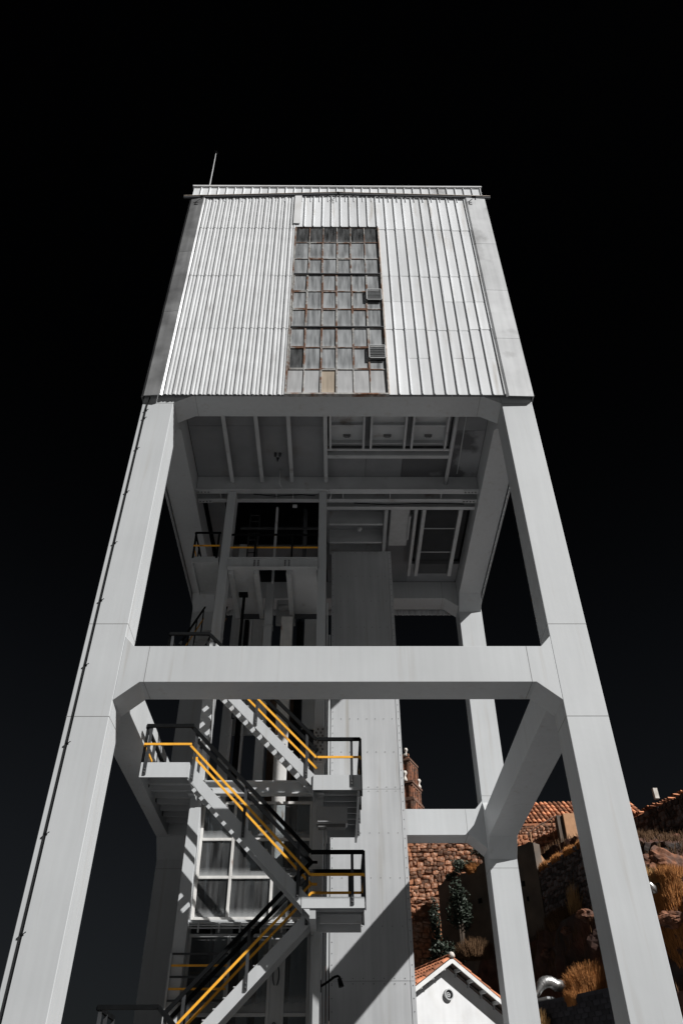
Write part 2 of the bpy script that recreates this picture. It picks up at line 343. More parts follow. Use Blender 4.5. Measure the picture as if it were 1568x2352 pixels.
# three ribbed hatches
for (x0, x1) in ((-0.28, 0.92), (1.10, 2.32), (2.50, 3.72)):
    hh = B().box(x0, x1, 1.0, 2.85, 20.98, 21.02).build('hatch', UNDER, hfm)
    for yy in (1.05, 1.95, 2.78): B().box(x0+0.07, x1-0.07, yy, yy+0.07, 20.84, 20.978).build('hatch_rib', UNDER, hh)
    for xx in (x0, x1-0.07): B().box(xx, xx+0.07, 1.0, 2.85, 20.62, 20.979).build('hatch_frame', UNDER, hh)
    xm = (x0+x1)/2; hb_ = B(); hb_.box(xm-0.13, xm+0.13, 2.5, 2.58, 20.93, 20.979); hb_.tube([(xm-0.08, 2.54, 20.93), (xm-0.08, 2.54, 20.86), (xm+0.08, 2.54, 20.86), (xm+0.08, 2.54, 20.93)], 0.012, 6); hb_.build('hatch_handle', BOLT, hh)
b = B(); b.box(-0.34, 3.88, 3.15, 3.30, 20.60, 20.62); b.box(-0.34, 3.88, 3.15, 3.17, 20.62, 20.955); b.box(-0.34, 3.88, 2.87, 2.95, 20.62, 20.66); b.build('trimmer', UNDER, hfm)
for x in (-0.9,): pass
# pipe clamps bolted to the soffit on the left
cl = B()
for x in (-2.18, -2.02): cl.lathe([(0.045, 20.80), (0.045, 20.955)], x, 3.4, 10)
cl.prism([(-2.12, 20.74), (-2.06, 20.955), (-2.16, 20.955)], 3.6, 3.66, 'y'); cl.build('soffit_lugs', DARK, hfm)
# conduits, a hanging cable loop and a bulkhead lamp under the deck
B().tube([(-2.05, 4.2, 20.95), (-2.06, 4.3, 20.35), (-1.95, 4.44, 20.20), (-0.5, 4.44, 20.20), (-0.30, 4.46, 20.16), (-0.22, 4.5, 19.95), (-0.28, 4.5, 19.7)], 0.022, 8).build('conduit', UNDER, hfm, smooth=True)
B().tube([(-3.0, 4.72, 20.2), (-2.2, 4.74, 20.12), (-1.3, 4.74, 20.2), (-0.8, 4.74, 20.14)], 0.016, 6).build('cable', BLACK, hfm, smooth=True)
B().tube([(0.6, 5.2, 20.2), (1.8, 5.22, 20.14), (3.2, 5.2, 20.2), (4.6, 5.2, 20.16)], 0.016, 6).build('cable', BLACK, hfm, smooth=True)
B().tube([(4.3, 1.0, 20.93), (4.32, 4.4, 20.93)], 0.022, 8).build('conduit', UNDER, hfm, smooth=True)
B().lathe([(0.06, 20.30), (0.09, 20.36), (0.09, 20.44), (0.05, 20.46)], 0.85, 6.9, 12).build('bulkhead_lamp', PAINT2, hfm)
# rear bay: cross joists, hopper panel, rails and the grating
for y in (6.49, 7.59, 8.34):
    bb = B(); bb.box(-0.3, 1.72, y, y+0.10, 20.30, 20.32); bb.box(-0.3, 1.72, y+0.04, y+0.06, 20.32, 20.955); bb.build('joist', UNDER, hfm)
def rail_beam(x, w, y0, y1, z0=20.30): B().box(x-w/2, x+w/2, y0, y1, z0, z0+0.35).build('trimmer', PAINT2, hfm)
B().box(-0.39, 3.88, DL+0.002, 3.14, 21.06, 21.1).build('deck_plate', SLABM, hfm)
rail_beam(1.82, 0.12, 5.7, 8.3); rail_beam(2.92, 0.11, 5.7, 9.85); rail_beam(3.22, 0.13, 5.7, 9.85); rail_beam(4.57, 0.14, 5.7, 9.85)
B().box(2.0, 2.72, 5.9, 8.1, 20.5, 20.95).build('hopper_casing', PAINT2, hfm, bevel=0.03)
rb = B(); rb.box(2.70, 2.76, 6.2, 7.6, 20.4, 20.52); rb.build('hopper_rail', PAINT2, hfm)
gb = B()
for k in range(92):
    y = 5.72 + 0.045*k; gb.box(3.30, 4.49, y, y+0.014, 20.42, 20.432)
for k in range(27):
    x = 3.32 + 0.044*k; gb.box(x, x+0.012, 5.7, 9.83, 20.433, 20.446)
gr = gb.build('grating', DARK, hfm); gr['kind'] = 'stuff'
for y in (6.87, 8.34): B().box(3.29, 4.50, y, y+0.03, 20.38, 20.41).build('grating_bar', PAINT2, gr)

# ================================================================== WINDING HOUSE
hs = thing('winding_house', 'white corrugated metal box house on top of the grey frame', 'building', (0, 6, 20))
def zrow(name, mat_, prof, x0, n, pitch, ztop, zbot, y, par, dy=0.010):
    """one metal sheet: profile repeated n times from x0, lower edge lapped outwards"""
    b = B(); pts = []
    for k in range(n):
        for (px, py) in prof: pts.append((x0+k*pitch+px*pitch, py))
    pts.append((x0+n*pitch, prof[0][1]))
    m = len(pts)
    for (px, py) in pts: b.v.append((px, y+py, ztop))
    for (px, py) in pts: b.v.append((px, y+py-dy, zbot))
    for (px, py) in pts: b.v.append((px, y+py-dy+0.02, zbot))
    for i in range(m-1):
        b.f.append((i, i+m, i+m+1, i+1)); b.f.append((i+m, i+2*m, i+2*m+1, i+m+1))
    return b.build(name, mat_, par, fix=False)
PROF_L = [(0, 0), (0.10, 0), (0.20, -0.036), (0.42, -0.036), (0.52, 0), (0.64, 0), (0.70, -0.02), (0.84, -0.02), (0.90, 0)]
PROF_R = [(0, 0), (0.86, 0), (0.885, -0.042), (0.95, -0.042), (0.975, 0)]
YF = -0.12
wl_ = B().box(-5.95, -1.7, -0.05, -0.005, 20.97, 32.3).build('wall_lining', DARK, hs)
B().box(1.6, 5.95, -0.05, -0.005, 20.97, 32.3).build('wall_lining', DARK, hs)
B().box(-1.7, 1.6, -0.05, -0.005, 29.98, 32.3).build('wall_lining', DARK, hs)
rows_l = [32.25, 29.85, 26.55, 23.35, 19.97]
nL = 14; pL = (5.41-1.64)/nL
for r_ in range(4):
    for k, c in ((0, 4), (4, 3), (7, 4), (11, 3)):
        zb_ = rows_l[r_+1] + (0.0 if r_ == 3 else random.uniform(-0.02, 0.02)); zt_ = rows_l[r_] + 0.05
        zrow('corrugated_sheet', CLADL, PROF_L, -5.41+k*pL, c, pL, zt_, zb_, YF+random.uniform(-0.004, 0.004)-0.002*(k % 2), hs)
rows_r = [32.25, 29.80, 26.55, 24.95, 23.35, 21.80, 20.0]
nR = 10; pR = (5.22-1.58)/nR
for r_ in range(6):
    for k in range(5):
        zt_ = rows_r[r_]+0.05; zb_ = rows_r[r_+1] + (0 if r_ == 5 else (0.0 if k < 2 else random.uniform(-0.08, 0.02)))
        if r_ in (2, 4): zb_ = rows_r[r_+1]
        zrow('seamed_sheet', CLADR, PROF_R, 1.58+2*k*pR, 2, pR, zt_, zb_, YF+random.uniform(-0.004, 0.004)-0.0015*(k % 2), hs, dy=(0.010 if r_ in (0, 1, 3, 5) else 0.004))
pT = (1.58+1.64)/9
for k in range(3): zrow('seamed_sheet', CLADR, PROF_R, -1.64+3*k*pT, 3, pT, 32.45, 29.98, YF-0.006-0.0015*k, hs)
B().box(-1.74, -1.46, YF-0.075, YF-0.05, 30.15, 32.42).build('cover_strip', WHITE, hs)
# rust stained edge strips beside the window
for x in (1.585,): B().box(x, x+0.03, YF-0.03, YF-0.004, 20.02, 29.9).build('edge_strip', RUSTEDGE, hs)
# corner flashings in lapped lengths
zs = [32.2, 29.9, 28.1, 26.5, 24.3, 21.7, 19.93]
for k in range(6):
    yo = YF-0.035-0.005*(k % 2)
    p = [(-5.40, yo-0.01), (-5.46, yo-0.045), (-5.97, yo), (-6.055, yo+0.06), (-6.055, 0.55), (-6.03, 0.55), (-6.03, yo+0.075), (-5.96, yo+0.02), (-5.46, yo-0.02), (-5.40, yo+0.012)]
    B().prism(p, zs[k+1]-0.03, zs[k]+0.02+0.001*k, 'z').build('corner_flashing', GALV, hs)
zs = [32.2, 30.6, 28.7, 26.9, 25.6, 24.2, 22.8, 21.3, 19.9]
for k in range(8):
    yo = YF-0.035-0.005*(k % 2)
    p = [(5.20, yo-0.005), (5.28, yo-0.05), (6.045, yo-0.03), (6.045, 0.55), (6.025, 0.55), (6.025, yo-0.01), (5.28, yo-0.03), (5.20, yo+0.015)]
    B().prism(p, zs[k+1]-0.03, zs[k]+0.02+0.001*k, 'z').build('corner_flashing', GALVL, hs)
# parapet, cap, gable flashing rail, side and rear cladding, roof
nP = 34; pP = 12.0/nP
for k in range(0, nP, 2): zrow('parapet_sheet', CLADR if k != 28 else GALVL, PROF_R, -6.0+k*pP, 2, pP, 33.18, 31.95, YF+0.02-0.001*(k % 4), hs)
B().box(-6.05, 6.05, YF-0.05, 0.25, 33.18, 33.25).build('parapet_cap', WHITE, hs)
fl = B(); fl.bar((-6.3, YF-0.065, 32.16), (0, YF-0.065, 32.50), 0.07, 0.10); fl.bar((0, YF-0.065, 32.50), (6.28, YF-0.065, 32.22), 0.07, 0.10); fl.build('verge_rail', DARK, hs)
fl = B(); fl.bar((-6.3, YF-0.075, 32.225), (0, YF-0.075, 32.565), 0.10, 0.02); fl.bar((0, YF-0.075, 32.565), (6.28, YF-0.075, 32.285), 0.10, 0.02); fl.build('verge_strip', RUSTEDGE, hs)
for x, z in ((-5.55, 32.1), (0.02, 32.42), (5.55, 32.12)):
    hk = B(); hk.tube([(x, YF-0.1, z), (x, YF-0.22, z-0.05), (x+0.02, YF-0.26, z-0.22), (x+0.06, YF-0.2, z-0.32)], 0.022, 6); hk.tube([(x-0.08, YF-0.22, z-0.1), (x+0.09, YF-0.22, z-0.12)], 0.02, 6); hk.build('wall_hook', BLACK, hs)
def side_wall(xs, sgn):
    for k in range(12):
        y0 = 0.5 + k*0.96; b = B(); pts = []
        for q in range(4):
            for (px, py) in PROF_L: pts.append((y0+(q+px)*0.24, -py*sgn))
        pts.append((y0+0.96, 0)); m = len(pts)
        for z in (32.3, 19.95):
            for (py, dx) in pts: b.v.append((xs+dx, py, z))
        for i in range(m-1): b.f.append((i, i+m, i+m+1, i+1))
        b.build('corrugated_sheet', CLADL, hs, fix=False)
side_wall(-6.03, -1); side_wall(6.03, 1)
for k in range(12):
    zrow('corrugated_sheet', CLADL, [(a, -c) for a, c in PROF_L], -6.0+k*1.0, 4, 0.25, 33.1, 19.95, 12.2, hs, dy=0.0)
B().box(-5.99, -5.95, 0.0, 12.1, 20.97, 32.3).build('wall_lining', DARK, hs)
B().box(5.95, 5.99, 0.0, 12.1, 20.97, 32.3).build('wall_lining', DARK, hs)
B().box(-5.95, 5.95, 12.05, 12.1, 20.97, 32.3).build('wall_lining', DARK, hs)
B().prism([(-6.0, 32.1), (0, 32.5), (6.0, 32.15), (6.0, 32.3), (0, 32.65), (-6.0, 32.28)], 0.0, 12.15, 'y').build('roof', GALV, hs)
# angle flashing hung under the cladding edge, showing at the sides
for xs in (-6.06, 6.035): B().box(xs, xs+0.025, 0.9, 12.0, 19.86, 19.95).build('drip_flashing', PAINT2, hs)

# ---- the big glazed window, six panes wide and nine high
wx = [-1.60+0.526*k for k in range(7)]
zpix = [29.93, 28.86, 27.72, 26.68, 25.60, 24.52, 23.47, 22.38, 21.25, 20.06]
win = B(); win.box(-1.64, 1.58, -0.10, -0.055, 29.94, 29.97); win.box(-1.64, 1.58, -0.17, -0.05, 19.98, 20.04); win.box(-1.645, -1.605, -0.16, -0.05, 20.04, 29.94); win.box(1.56, 1.58, -0.16, -0.05, 20.04, 29.94)
win = win.build('window', RUST, hs)
for r_ in range(9):
    for c in range(6):
        x0, x1, z1, z0 = wx[c]+0.012, wx[c+1]-0.012, zpix[r_]-0.012, zpix[r_+1]+0.012
        if r_ == 0: gm = GL_DARK
        elif r_ == 8: gm = GL_RUST if c == 2 else GL_PALE
        else: gm = GL_MID
        if random.random() < 0.03 and r_ not in (0, 8): gm = GL_DARK
        if (r_ == 4 or r_ == 7) and c == 5:
            vz = z0 + (z1-z0)*0.42
            v = B()
            v.box(x0-0.03, x1+0.02, -0.20, -0.17, vz, vz+0.03); v.box(x0-0.03, x1+0.02, -0.20, -0.17, z1+0.01, z1+0.04)
            v.box(x0-0.03, x0, -0.20, -0.17, vz, z1+0.03); v.box(x1-0.01, x1+0.02, -0.20, -0.17, vz, z1+0.03)
            v = v.build('vent_grille', PAINT2, win)
            nl = 7
            sl = B()
            for q in range(nl):
                zz = vz+0.05+(z1-vz-0.04)*q/(nl-0.3)
                sl.bar((x0, -0.17, zz), (x1-0.01, -0.17, zz), 0.05, 0.018, up=(0, -0.5, 0.85))
            sl.build('louvre', PAINT2, win)
            B().box(x0, x1-0.01, -0.11, -0.105, vz, z1).build('vent_backing', DARK, win)
            z1 = vz - 0.02
        tl = random.uniform(-0.012, 0.012)
        q = B(); q.prism([(-0.085+tl, z0), (-0.085, z1), (-0.077, z1), (-0.077+tl, z0)], x0, x1, 'x'); q.build('pane', gm, win)
for c in range(1, 6): B().box(wx[c]-0.014, wx[c]+0.014, -0.112, -0.06, 20.04, 29.94).build('glazing_bar', RUST, win)
for r_ in range(1, 9):
    w_ = 0.024 if r_ in (3, 6) else 0.014
    yy = -0.15 if r_ in (3, 6) else -0.115
    B().box(-1.66 if r_ in (3, 6) else -1.60, 1.60 if r_ in (3, 6) else 1.56, yy, -0.062, zpix[r_]-w_, zpix[r_]+w_).build('glazing_bar', DARK if r_ in (3, 6) else RUST, win)
# opening lights with rusty frames of their own
for (r_, c) in ((1, 1), (2, 1), (2, 3), (3, 0), (3, 2), (4, 0), (4, 2), (4, 4), (5, 2), (5, 4), (6, 0), (6, 2), (6, 4), (7, 0), (7, 2), (7, 4), (8, 2), (1, 3), (3, 5), (5, 0), (6, 5)):
    x0, x1, z1, z0 = wx[c]+0.02, wx[c+1]-0.02, zpix[r_]-0.03, zpix[r_+1]+0.03
    s_ = B(); t_ = 0.020; y0 = -0.118; y1 = -0.09
    s_.box(x0, x1, y0, y1, z0, z0+t_); s_.box(x0, x1, y0, y1, z1-t_, z1); s_.box(x0, x0+t_, y0, y1, z0, z1); s_.box(x1-t_, x1, y0, y1, z0, z1)
    s_.build('casement_frame', RUST, win)

# ================================================================== LIGHTNING ROD AND CONDUCTOR
lr = thing('lightning_rod', 'thin lightning rod standing on the left end of the house roof', 'lightning rod', (-5.44, 0.1, 33.25))
B().tube([(-5.44, 0.1, 33.2), (-5.46, 0.1, 35.2), (-5.48, 0.1, 36.75)], [0.028, 0.022, 0.014], 8).build('mast', GALVL, lr)
s_ = B()
for a in range(5):
    t = 2*math.pi*a/5+0.3; s_.tube([(-5.48, 0.1, 36.74), (-5.48+0.11*math.cos(t), 0.1+0.11*math.sin(t), 36.86)], [0.014, 0.004], 5)
s_.tube([(-5.48, 0.1, 36.72), (-5.48, 0.1, 36.98)], [0.018, 0.004], 6)
s_.build('spike_crown', BLACK, lr)
cd = thing('conductor_cable', 'black conductor cable clipped down the front of the left leg', 'cable', (-5.83, -0.04, 0))
B().tube([(-5.84, -0.035, 0.0), (-5.83, -0.035, 6), (-5.84, -0.03, 12), (-5.84, -0.035, 19.5), (-5.80, -0.05, 19.95)], 0.016, 6).build('cable', BLACK, cd)
for z in (3.2, 5.0, 6.8, 8.7, 10.6, 12.4, 14.2, 16.0, 17.7, 19.0, 19.35):
    c_ = B(); c_.box(-5.86, -5.815, -0.06, -0.001, z, z+0.035); c_.bar((-5.815, -0.04, z+0.02), (-5.765, -0.04, z+0.06), 0.014, 0.014); c_.build('clip', BLACK, cd)

# ================================================================== SHAFT CASING (the big riveted column)
cs = thing('shaft_casing', 'wide pale riveted sheet-metal shaft column behind the stairs', 'shaft', (1.0, 9.4, 0))
CY0, CX0, CX1 = 8.2, -0.215, 2.10
joints = [0.0, 5.62, 10.86, 15.6, 20.3]
for k in range(4):
    z0, z1 = joints[k]+0.004, joints[k+1]-0.004
    pn = B().box(CX0, CX1-0.13, CY0-0.004*(k % 2), CY0+0.02, z0, z1).build('front_panel', CASE, cs, bevel=0.004)
    rv = B()
    def rivet(x, z, y=CY0-0.004): rv.prism([(x+0.014*math.cos(t*math.pi/3), z+0.014*math.sin(t*math.pi/3)) for t in range(6)], y-0.008, y+0.004, 'y')
    nrow = 4
    for q in range(nrow+1):
        zz = z0+0.06+(z1-z0-0.12)*q/nrow
        for i in range(8): rivet(CX0+0.06+(CX1-0.13-CX0-0.2)*i/7, zz)
    for i in range(19): rivet(CX0+0.06, z0+0.1+(z1-z0-0.2)*i/18)
    rv.build('rivets', BOLT, pn, kind='stuff')
    st = B().box(CX1-0.122, CX1, CY0-0.012, CY0+0.02, z0, z1).build('corner_strip', CASE, cs)
    rv = B()
    for i in range(19): rivet(CX1-0.06, z0+0.1+(z1-z0-0.2)*i/18, CY0-0.012)
    rv.build('rivets', BOLT, st, kind='stuff')
    B().box(CX0-0.0, CX0+0.02, CY0+0.022, 10.6, z0, z1).build('side_panel', CASE, cs)
    B().box(CX1-0.02, CX1, CY0+0.022, 10.6, z0, z1).build('side_panel', CASE, cs)
    B().box(CX0+0.021, CX1-0.021, 10.57, 10.6, z0, z1).build('rear_panel', CASE, cs)
    B().box(CX0+0.01, CX1-0.14, CY0+0.021, CY0+0.03, z1-0.05, z1+0.05).build('joint_cover', SEAM, cs)

# ================================================================== LIFT TOWER (steel columns, beams, glazing)
lt = thing('lift_tower', 'grey steel lift tower with dusty glazing behind the zigzag stairs', 'lift tower', (-2.1, 6, 0))
def col(x0, x1, y0, y1, z0, z1, m=PAINT, nm='column'): return B().box(x0, x1, y0, y1, z0, z1).build(nm, m, lt, bevel=0.008)
c1 = col(-3.90, -3.60, 4.60, 5.15, 0, 20.22); c2 = col(-0.65, -0.38, 4.60, 5.10, 0, 20.22)
c3 = col(-2.55, -2.27, 7.0, 7.3, 0, 17.9); B().box(-2.58, -2.24, 6.97, 7.33, 16.1, 16.16).build('column_joint', PAINT2, c3)
col(-3.90, -3.60, 8.5, 8.8, 0, 20.9); col(-0.72, -0.42, 8.5, 8.8, 0, 20.9, PAINT2)
col(-1.95, -1.55, 7.0, 7.35, 0, 16.5, WOODP, 'guide_post')
col(-1.42, -1.20, 7.3, 7.5, 0, 16.5, BLACK, 'guide_rail')
col(-3.42, -3.34, 7.2, 7.4, 0, 16.5, PAINT2, 'guide_rail'); col(-3.24, -3.10, 7.2, 7.5, 0, 16.5, BLACK, 'guide_rail'); col(-3.05, -2.98, 7.2, 7.4, 0, 16.5, PAINT2, 'guide_rail')
col(-2.22, -1.97, 7.5, 7.55, 0, 14.5, RUSTWALL, 'rusty_panel'); col(-1.54, -1.43, 7.5, 7.55, 0, 14.5, RUSTWALL, 'rusty_panel')
col(-1.19, -0.70, 7.9, 7.95, 0, 12.2, PAINT2, 'wall_and_shade_panel'); col(-1.19, -0.70, 7.9, 7.95, 12.26, 16.4, DARK, 'wall_and_shade_panel')
B().box(-0.64, -0.60, 6.45, 8.1, 0, 16.4).build('wall_and_shade_panel', PAINT2, lt)  # panel added to keep sun off the rear left leg
# narrow lit strips between column and casing
B().box(-0.36, -0.30, 5.4, 5.5, 0, 16.0).build('drain_pipe', PAINT, lt); B().box(-0.295, -0.235, 7.4, 7.5, 0, 16.0).build('channel', PAINT2, lt)
# bolted splice on the right column
sp = B().box(-0.67, -0.35, 4.565, 4.598, 10.2, 11.25).build('splice_plate', PAINT2, c2)
bo = B()
for i in range(10):
    for j in range(2): bo.lathe([(0.028, 0), (0.028, 0.03)], 0, 0, 6) if False else bo.box(-0.60+0.13*j+0.05*(i % 2)-0.025, -0.60+0.13*j+0.05*(i % 2)+0.025, 4.54, 4.566, 10.26+0.098*i, 10.31+0.098*i)
bo.build('bolts', BOLT, sp)
# upper platform
pf = B(); pf.box(-3.598, -0.652, 4.52, 4.55, 16.78, 17.14); pf.box(-3.598, -0.652, 4.44, 4.62, 16.76, 16.79); pf.box(-3.598, -0.652, 4.44, 4.62, 17.13, 17.16)
pf = pf.build('platform_beam', PAINT2, lt)
for xc in (-2.67, -1.66):
    for j in range(2):
        for i in range(4): B().lathe([(0.03, 0.0), (0.03, 0.03)], 0, 0, 6).build('bolt', BOLT, pf) if False else B().box(xc-0.09+0.13*j, xc-0.04+0.13*j, 4.50, 4.521, 16.84+0.07*i, 16.88+0.07*i).build('bolt', BOLT, pf)
B().box(-3.55, -2.72, 4.64, 7.3, 16.80, 16.90).build('platform_deck', UNDER, lt); B().box(-1.55, -0.68, 4.64, 7.3, 16.80, 16.90).build('platform_deck', UNDER, lt)
for x in (-3.5, -2.66, -1.60): B().box(x-0.08, x+0.08, 4.64, 7.3, 16.60, 16.79).build('platform_joist', PAINT2, lt)
B().box(-3.55, -2.60, 7.36, 7.46, 12.3, 16.62).build('back_panel', PAINT2, lt); B().box(-1.15, -0.66, 7.36, 7.46, 12.5, 16.62).build('back_panel', PAINT2, lt)
B().box(-3.55, -2.60, 7.30, 7.36, 16.62, 16.95).build('back_beam', DARK, lt); B().box(-1.5, -0.66, 7.30, 7.36, 16.62, 16.95).build('back_beam', DARK, lt)
col(-2.2, -1.5, 7.6, 7.8, 16.6, 17.6, PAINT2, 'motor_box'); B().tube([(-2.1, 7.5, 17.2), (-1.6, 7.5, 17.2)], 0.12, 12).build('motor', PAINT2, lt, smooth=True)
B().tube([(-3.12, 5.6, 12.0), (-3.12, 5.6, 16.4)], 0.05, 8).build('riser_pipe', BLACK, lt); B().box(-3.3, -3.0, 5.5, 5.7, 16.4, 16.5).build('riser_bracket', BLACK, lt)
for (x, y) in ((-1.9, 7.9), (-1.7, 8.0), (-1.35, 7.9)): B().tube([(x, y, 0), (x, y, 17)], 0.03, 6).build('hoist_rope', BLACK, lt)
cp = B(); cp.box(-4.80, -3.93, 4.50, 4.53, 17.0, 17.22); cp.box(-4.80, -3.93, 4.53, 6.2, 17.02, 17.06); cp.box(-4.80, -3.93, 6.2, 6.23, 16.9, 17.2); cp.box(-4.80, -4.74, 4.53, 6.2, 16.86, 17.01); cp.build('side_platform', PAINT2, lt)
# interior ladder and struts glimpsed in the shaft head
ld = B()
for x in (-3.3, -2.95): ld.bar((x, 6.6, 17.0), (x, 6.6, 20.9), 0.05, 0.05)
for k in range(13): ld.bar((-3.3, 6.6, 17.2+0.3*k), (-2.95, 6.6, 17.2+0.3*k), 0.03, 0.03)
ld.build('ladder', POST, lt)
st = B(); st.bar((-2.2, 5.6, 16.95), (-2.2, 5.6, 20.3), 0.08, 0.12); st.build('strut', UNDER, lt)
st = B(); st.bar((-1.2, 6.4, 16.95), (-1.2, 6.4, 20.9), 0.14, 0.14); st.build('strut', DARK, lt)
B().box(-3.6, -0.66, 6.3, 6.36, 19.9, 19.98).build('strut', POST, lt)
lamp_b = B(); lamp_b.box(-1.62, -1.46, 5.2, 5.3, 20.05, 20.13); lamp_b.build('socket_box', PAINT2, lt)
# level beam above the glazing and bracket
lb = B(); lb.box(-3.62, -0.36, 4.50, 4.53, 9.32, 9.62); lb.box(-3.95, -0.36, 4.38, 4.60, 9.29, 9.32); lb.box(-3.62, -0.36, 4.40, 4.58, 9.62, 9.65); lb = lb.build('level_beam', PAINT, lt)
B().box(-3.6, -0.6, 5.6, 5.7, 9.7, 9.9).build('level_beam', RUSTWALL, lt)
br = B(); br.box(-3.98, -3.45, 4.36, 4.375, 9.30, 9.52); br = br.build('gusset', PAINT2, lt)
# glazing: three wide, three high above; four wide below
gx = [-3.56, -2.72, -1.67, -0.70]; gz = [9.25, 8.30, 7.37, 6.42]
def frame_bar(x0, x1, z0, z1, m=PAINT, y0=4.93, y1=5.03, par=None): return B().box(x0, x1, y0, y1, z0, z1).build('glazing_bar', m, par or lt, bevel=0.006)
for r_ in range(3):
    for c in range(3): B().box(gx[c]+0.03, gx[c+1]-0.03, 4.975, 4.985, gz[r_+1]+0.03, gz[r_]-0.03).build('pane', GL_LIFT, lt)
for c in range(4): frame_bar(gx[c]-0.035, gx[c]+0.035, 6.35, 9.28, WOODP)
for r_ in range(4):
    for c in range(3): frame_bar(gx[c]+0.037, gx[c+1]-0.037, gz[r_]-0.035, gz[r_]+0.035, WOODP, 4.935, 5.025)
# sill with conduits
B().box(-3.60, -0.66, 4.72, 5.02, 6.30, 6.345).build('sill', PAINT, lt)
for k in range(3): B().tube([(-3.58, 4.70, 6.27-0.055*k), (-0.67, 4.70, 6.27-0.055*k)], 0.018, 8).build('conduit', PAINT, lt, smooth=True)
for x in (-3.35, -2.85, -2.35, -1.85, -1.35, -0.9): B().box(x-0.02, x+0.02, 4.67, 4.73, 6.06, 6.28).build('conduit_clamp', PAINT, lt)
gx2 = [-3.56, -2.62, -1.62, -1.28, -0.70]; gz2 = [6.05, 4.42, 2.6, 0.1]
for r_ in range(3):
    for c in (0, 1, 3): B().box(gx2[c]+0.03, gx2[c+1]-0.03, 4.975, 4.985, gz2[r_+1]+0.03, gz2[r_]-0.03).build('pane', GL_LIFT, lt)
for x in gx2: frame_bar(x-0.035, x+0.035, 0.0, 6.09, PAINT2)
for z in gz2:
    for c in (0, 1, 3): frame_bar(gx2[c]+0.037, gx2[c+1]-0.037, z-0.035, z+0.035, PAINT2, 4.935, 5.025)
B().box(-1.583, -1.317, 4.96, 5.0, 0.0, 6.0).build('door_stile', PAINT2, lt)
for z in (5.2, 4.05): B().tube([(-1.45+0.07*math.sin(t*math.pi/8), 4.93, z+0.22*math.cos(t*math.pi/8)) for t in range(-7, 8)], 0.014, 6).build('cable_loop', POST, lt)
for k in range(3):
    B().tube([(-0.70+0.04*k, 4.88, 6.3), (-0.70+0.04*k, 4.88, 9.05), (-0.66+0.04*k, 4.86, 9.15), (-0.5+0.04*k, 4.6, 9.2)], 0.017, 8).build('conduit', PAINT, lt, smooth=True)
# things inside the lift shaft seen through the glass
B().box(-1.98, -1.84, 5.9, 5.95, 0.2, 9.0).build('guide_channel', PAINT, lt); B().box(-1.72, -1.30, 5.85, 5.95, 0.3, 7.3).build('car_panel', PAINT, lt)
B().box(-3.2, -2.75, 6.6, 6.7, 0.2, 9.2).build('car_panel', PAINT2, lt); B().box(-1.18, -0.75, 5.9, 6.0, 0.3, 8.0).build('car_panel', PAINT, lt)
B().box(-3.60, -3.56, 5.2, 8.5, 0.1, 9.2).build('shaft_wall', DARK, lt); B().box(-3.55, -0.6, 8.44, 8.5, 0.1, 9.2).build('shaft_wall', DARK, lt); B().box(-0.62, -0.58, 5.2, 8.5, 0.1, 9.2).build('shaft_wall', DARK, lt)
pp = B()
for k in range(60):
    for j in range(2): pp.box(-2.16+0.045*j, -2.135+0.045*j, 5.6, 5.61, 6.2+0.045*k, 6.222+0.045*k)
pp.build('perforated_strip', PALES, lt, kind='stuff')

# ================================================================== STAIRCASE
stc = thing('staircase', 'zigzag grey steel staircase with black and yellow handrails', 'staircase', (-1.6, 3.3, 0))
YA, YM, YC = 3.0, 3.74, 4.46
SW = 0.05
def pbar(par, nm, p, q, w, h, m): return B().bar(p, q, w, h).build(nm, m, par)
def railing(par, a, b, posts=(0.12, 0.5, 0.9), top=0.985, mid=0.49, drop=0.22, yo=0.0, bk=True, second=False):
    """a,b: floor points of the rail line; posts at fractions of it"""
    a = Vector(a); b = Vector(b); up = Vector((0, 0, 1))
    if bk: pbar(par, 'handrail', a+up*top, b+up*top, 0.065, 0.088, BLACK)
    pbar(par, 'yellow_rail', a+up*mid, b+up*mid, 0.03, 0.056, YEL)
    if second: pbar(par, 'yellow_rail', a+up*(mid-0.42), b+up*(mid-0.42), 0.012, 0.05, YEL)
    for t in posts:
        p = a.lerp(b, t); q = B(); y = p.y + yo
        q.box(p.x-0.034, p.x+0.034, y-0.006, y+0.004, p.z-drop, p.z+top-0.02); q.box(p.x+0.024, p.x+0.034, y+0.004, y+0.05, p.z-drop, p.z+top-0.02)
        po = q.build('rail_post', POST, par)
        q2 = B()
        for zz in (0.05, 0.13): q2.lathe([(0.014, 0), (0.014, 0.01)], 0, 0, 6) if False else q2.box(p.x-0.013, p.x+0.013, y-0.022, y-0.006, p.z-drop+zz, p.z-drop+zz+0.026)
        q2.build('post_bolts', BOLT, par)
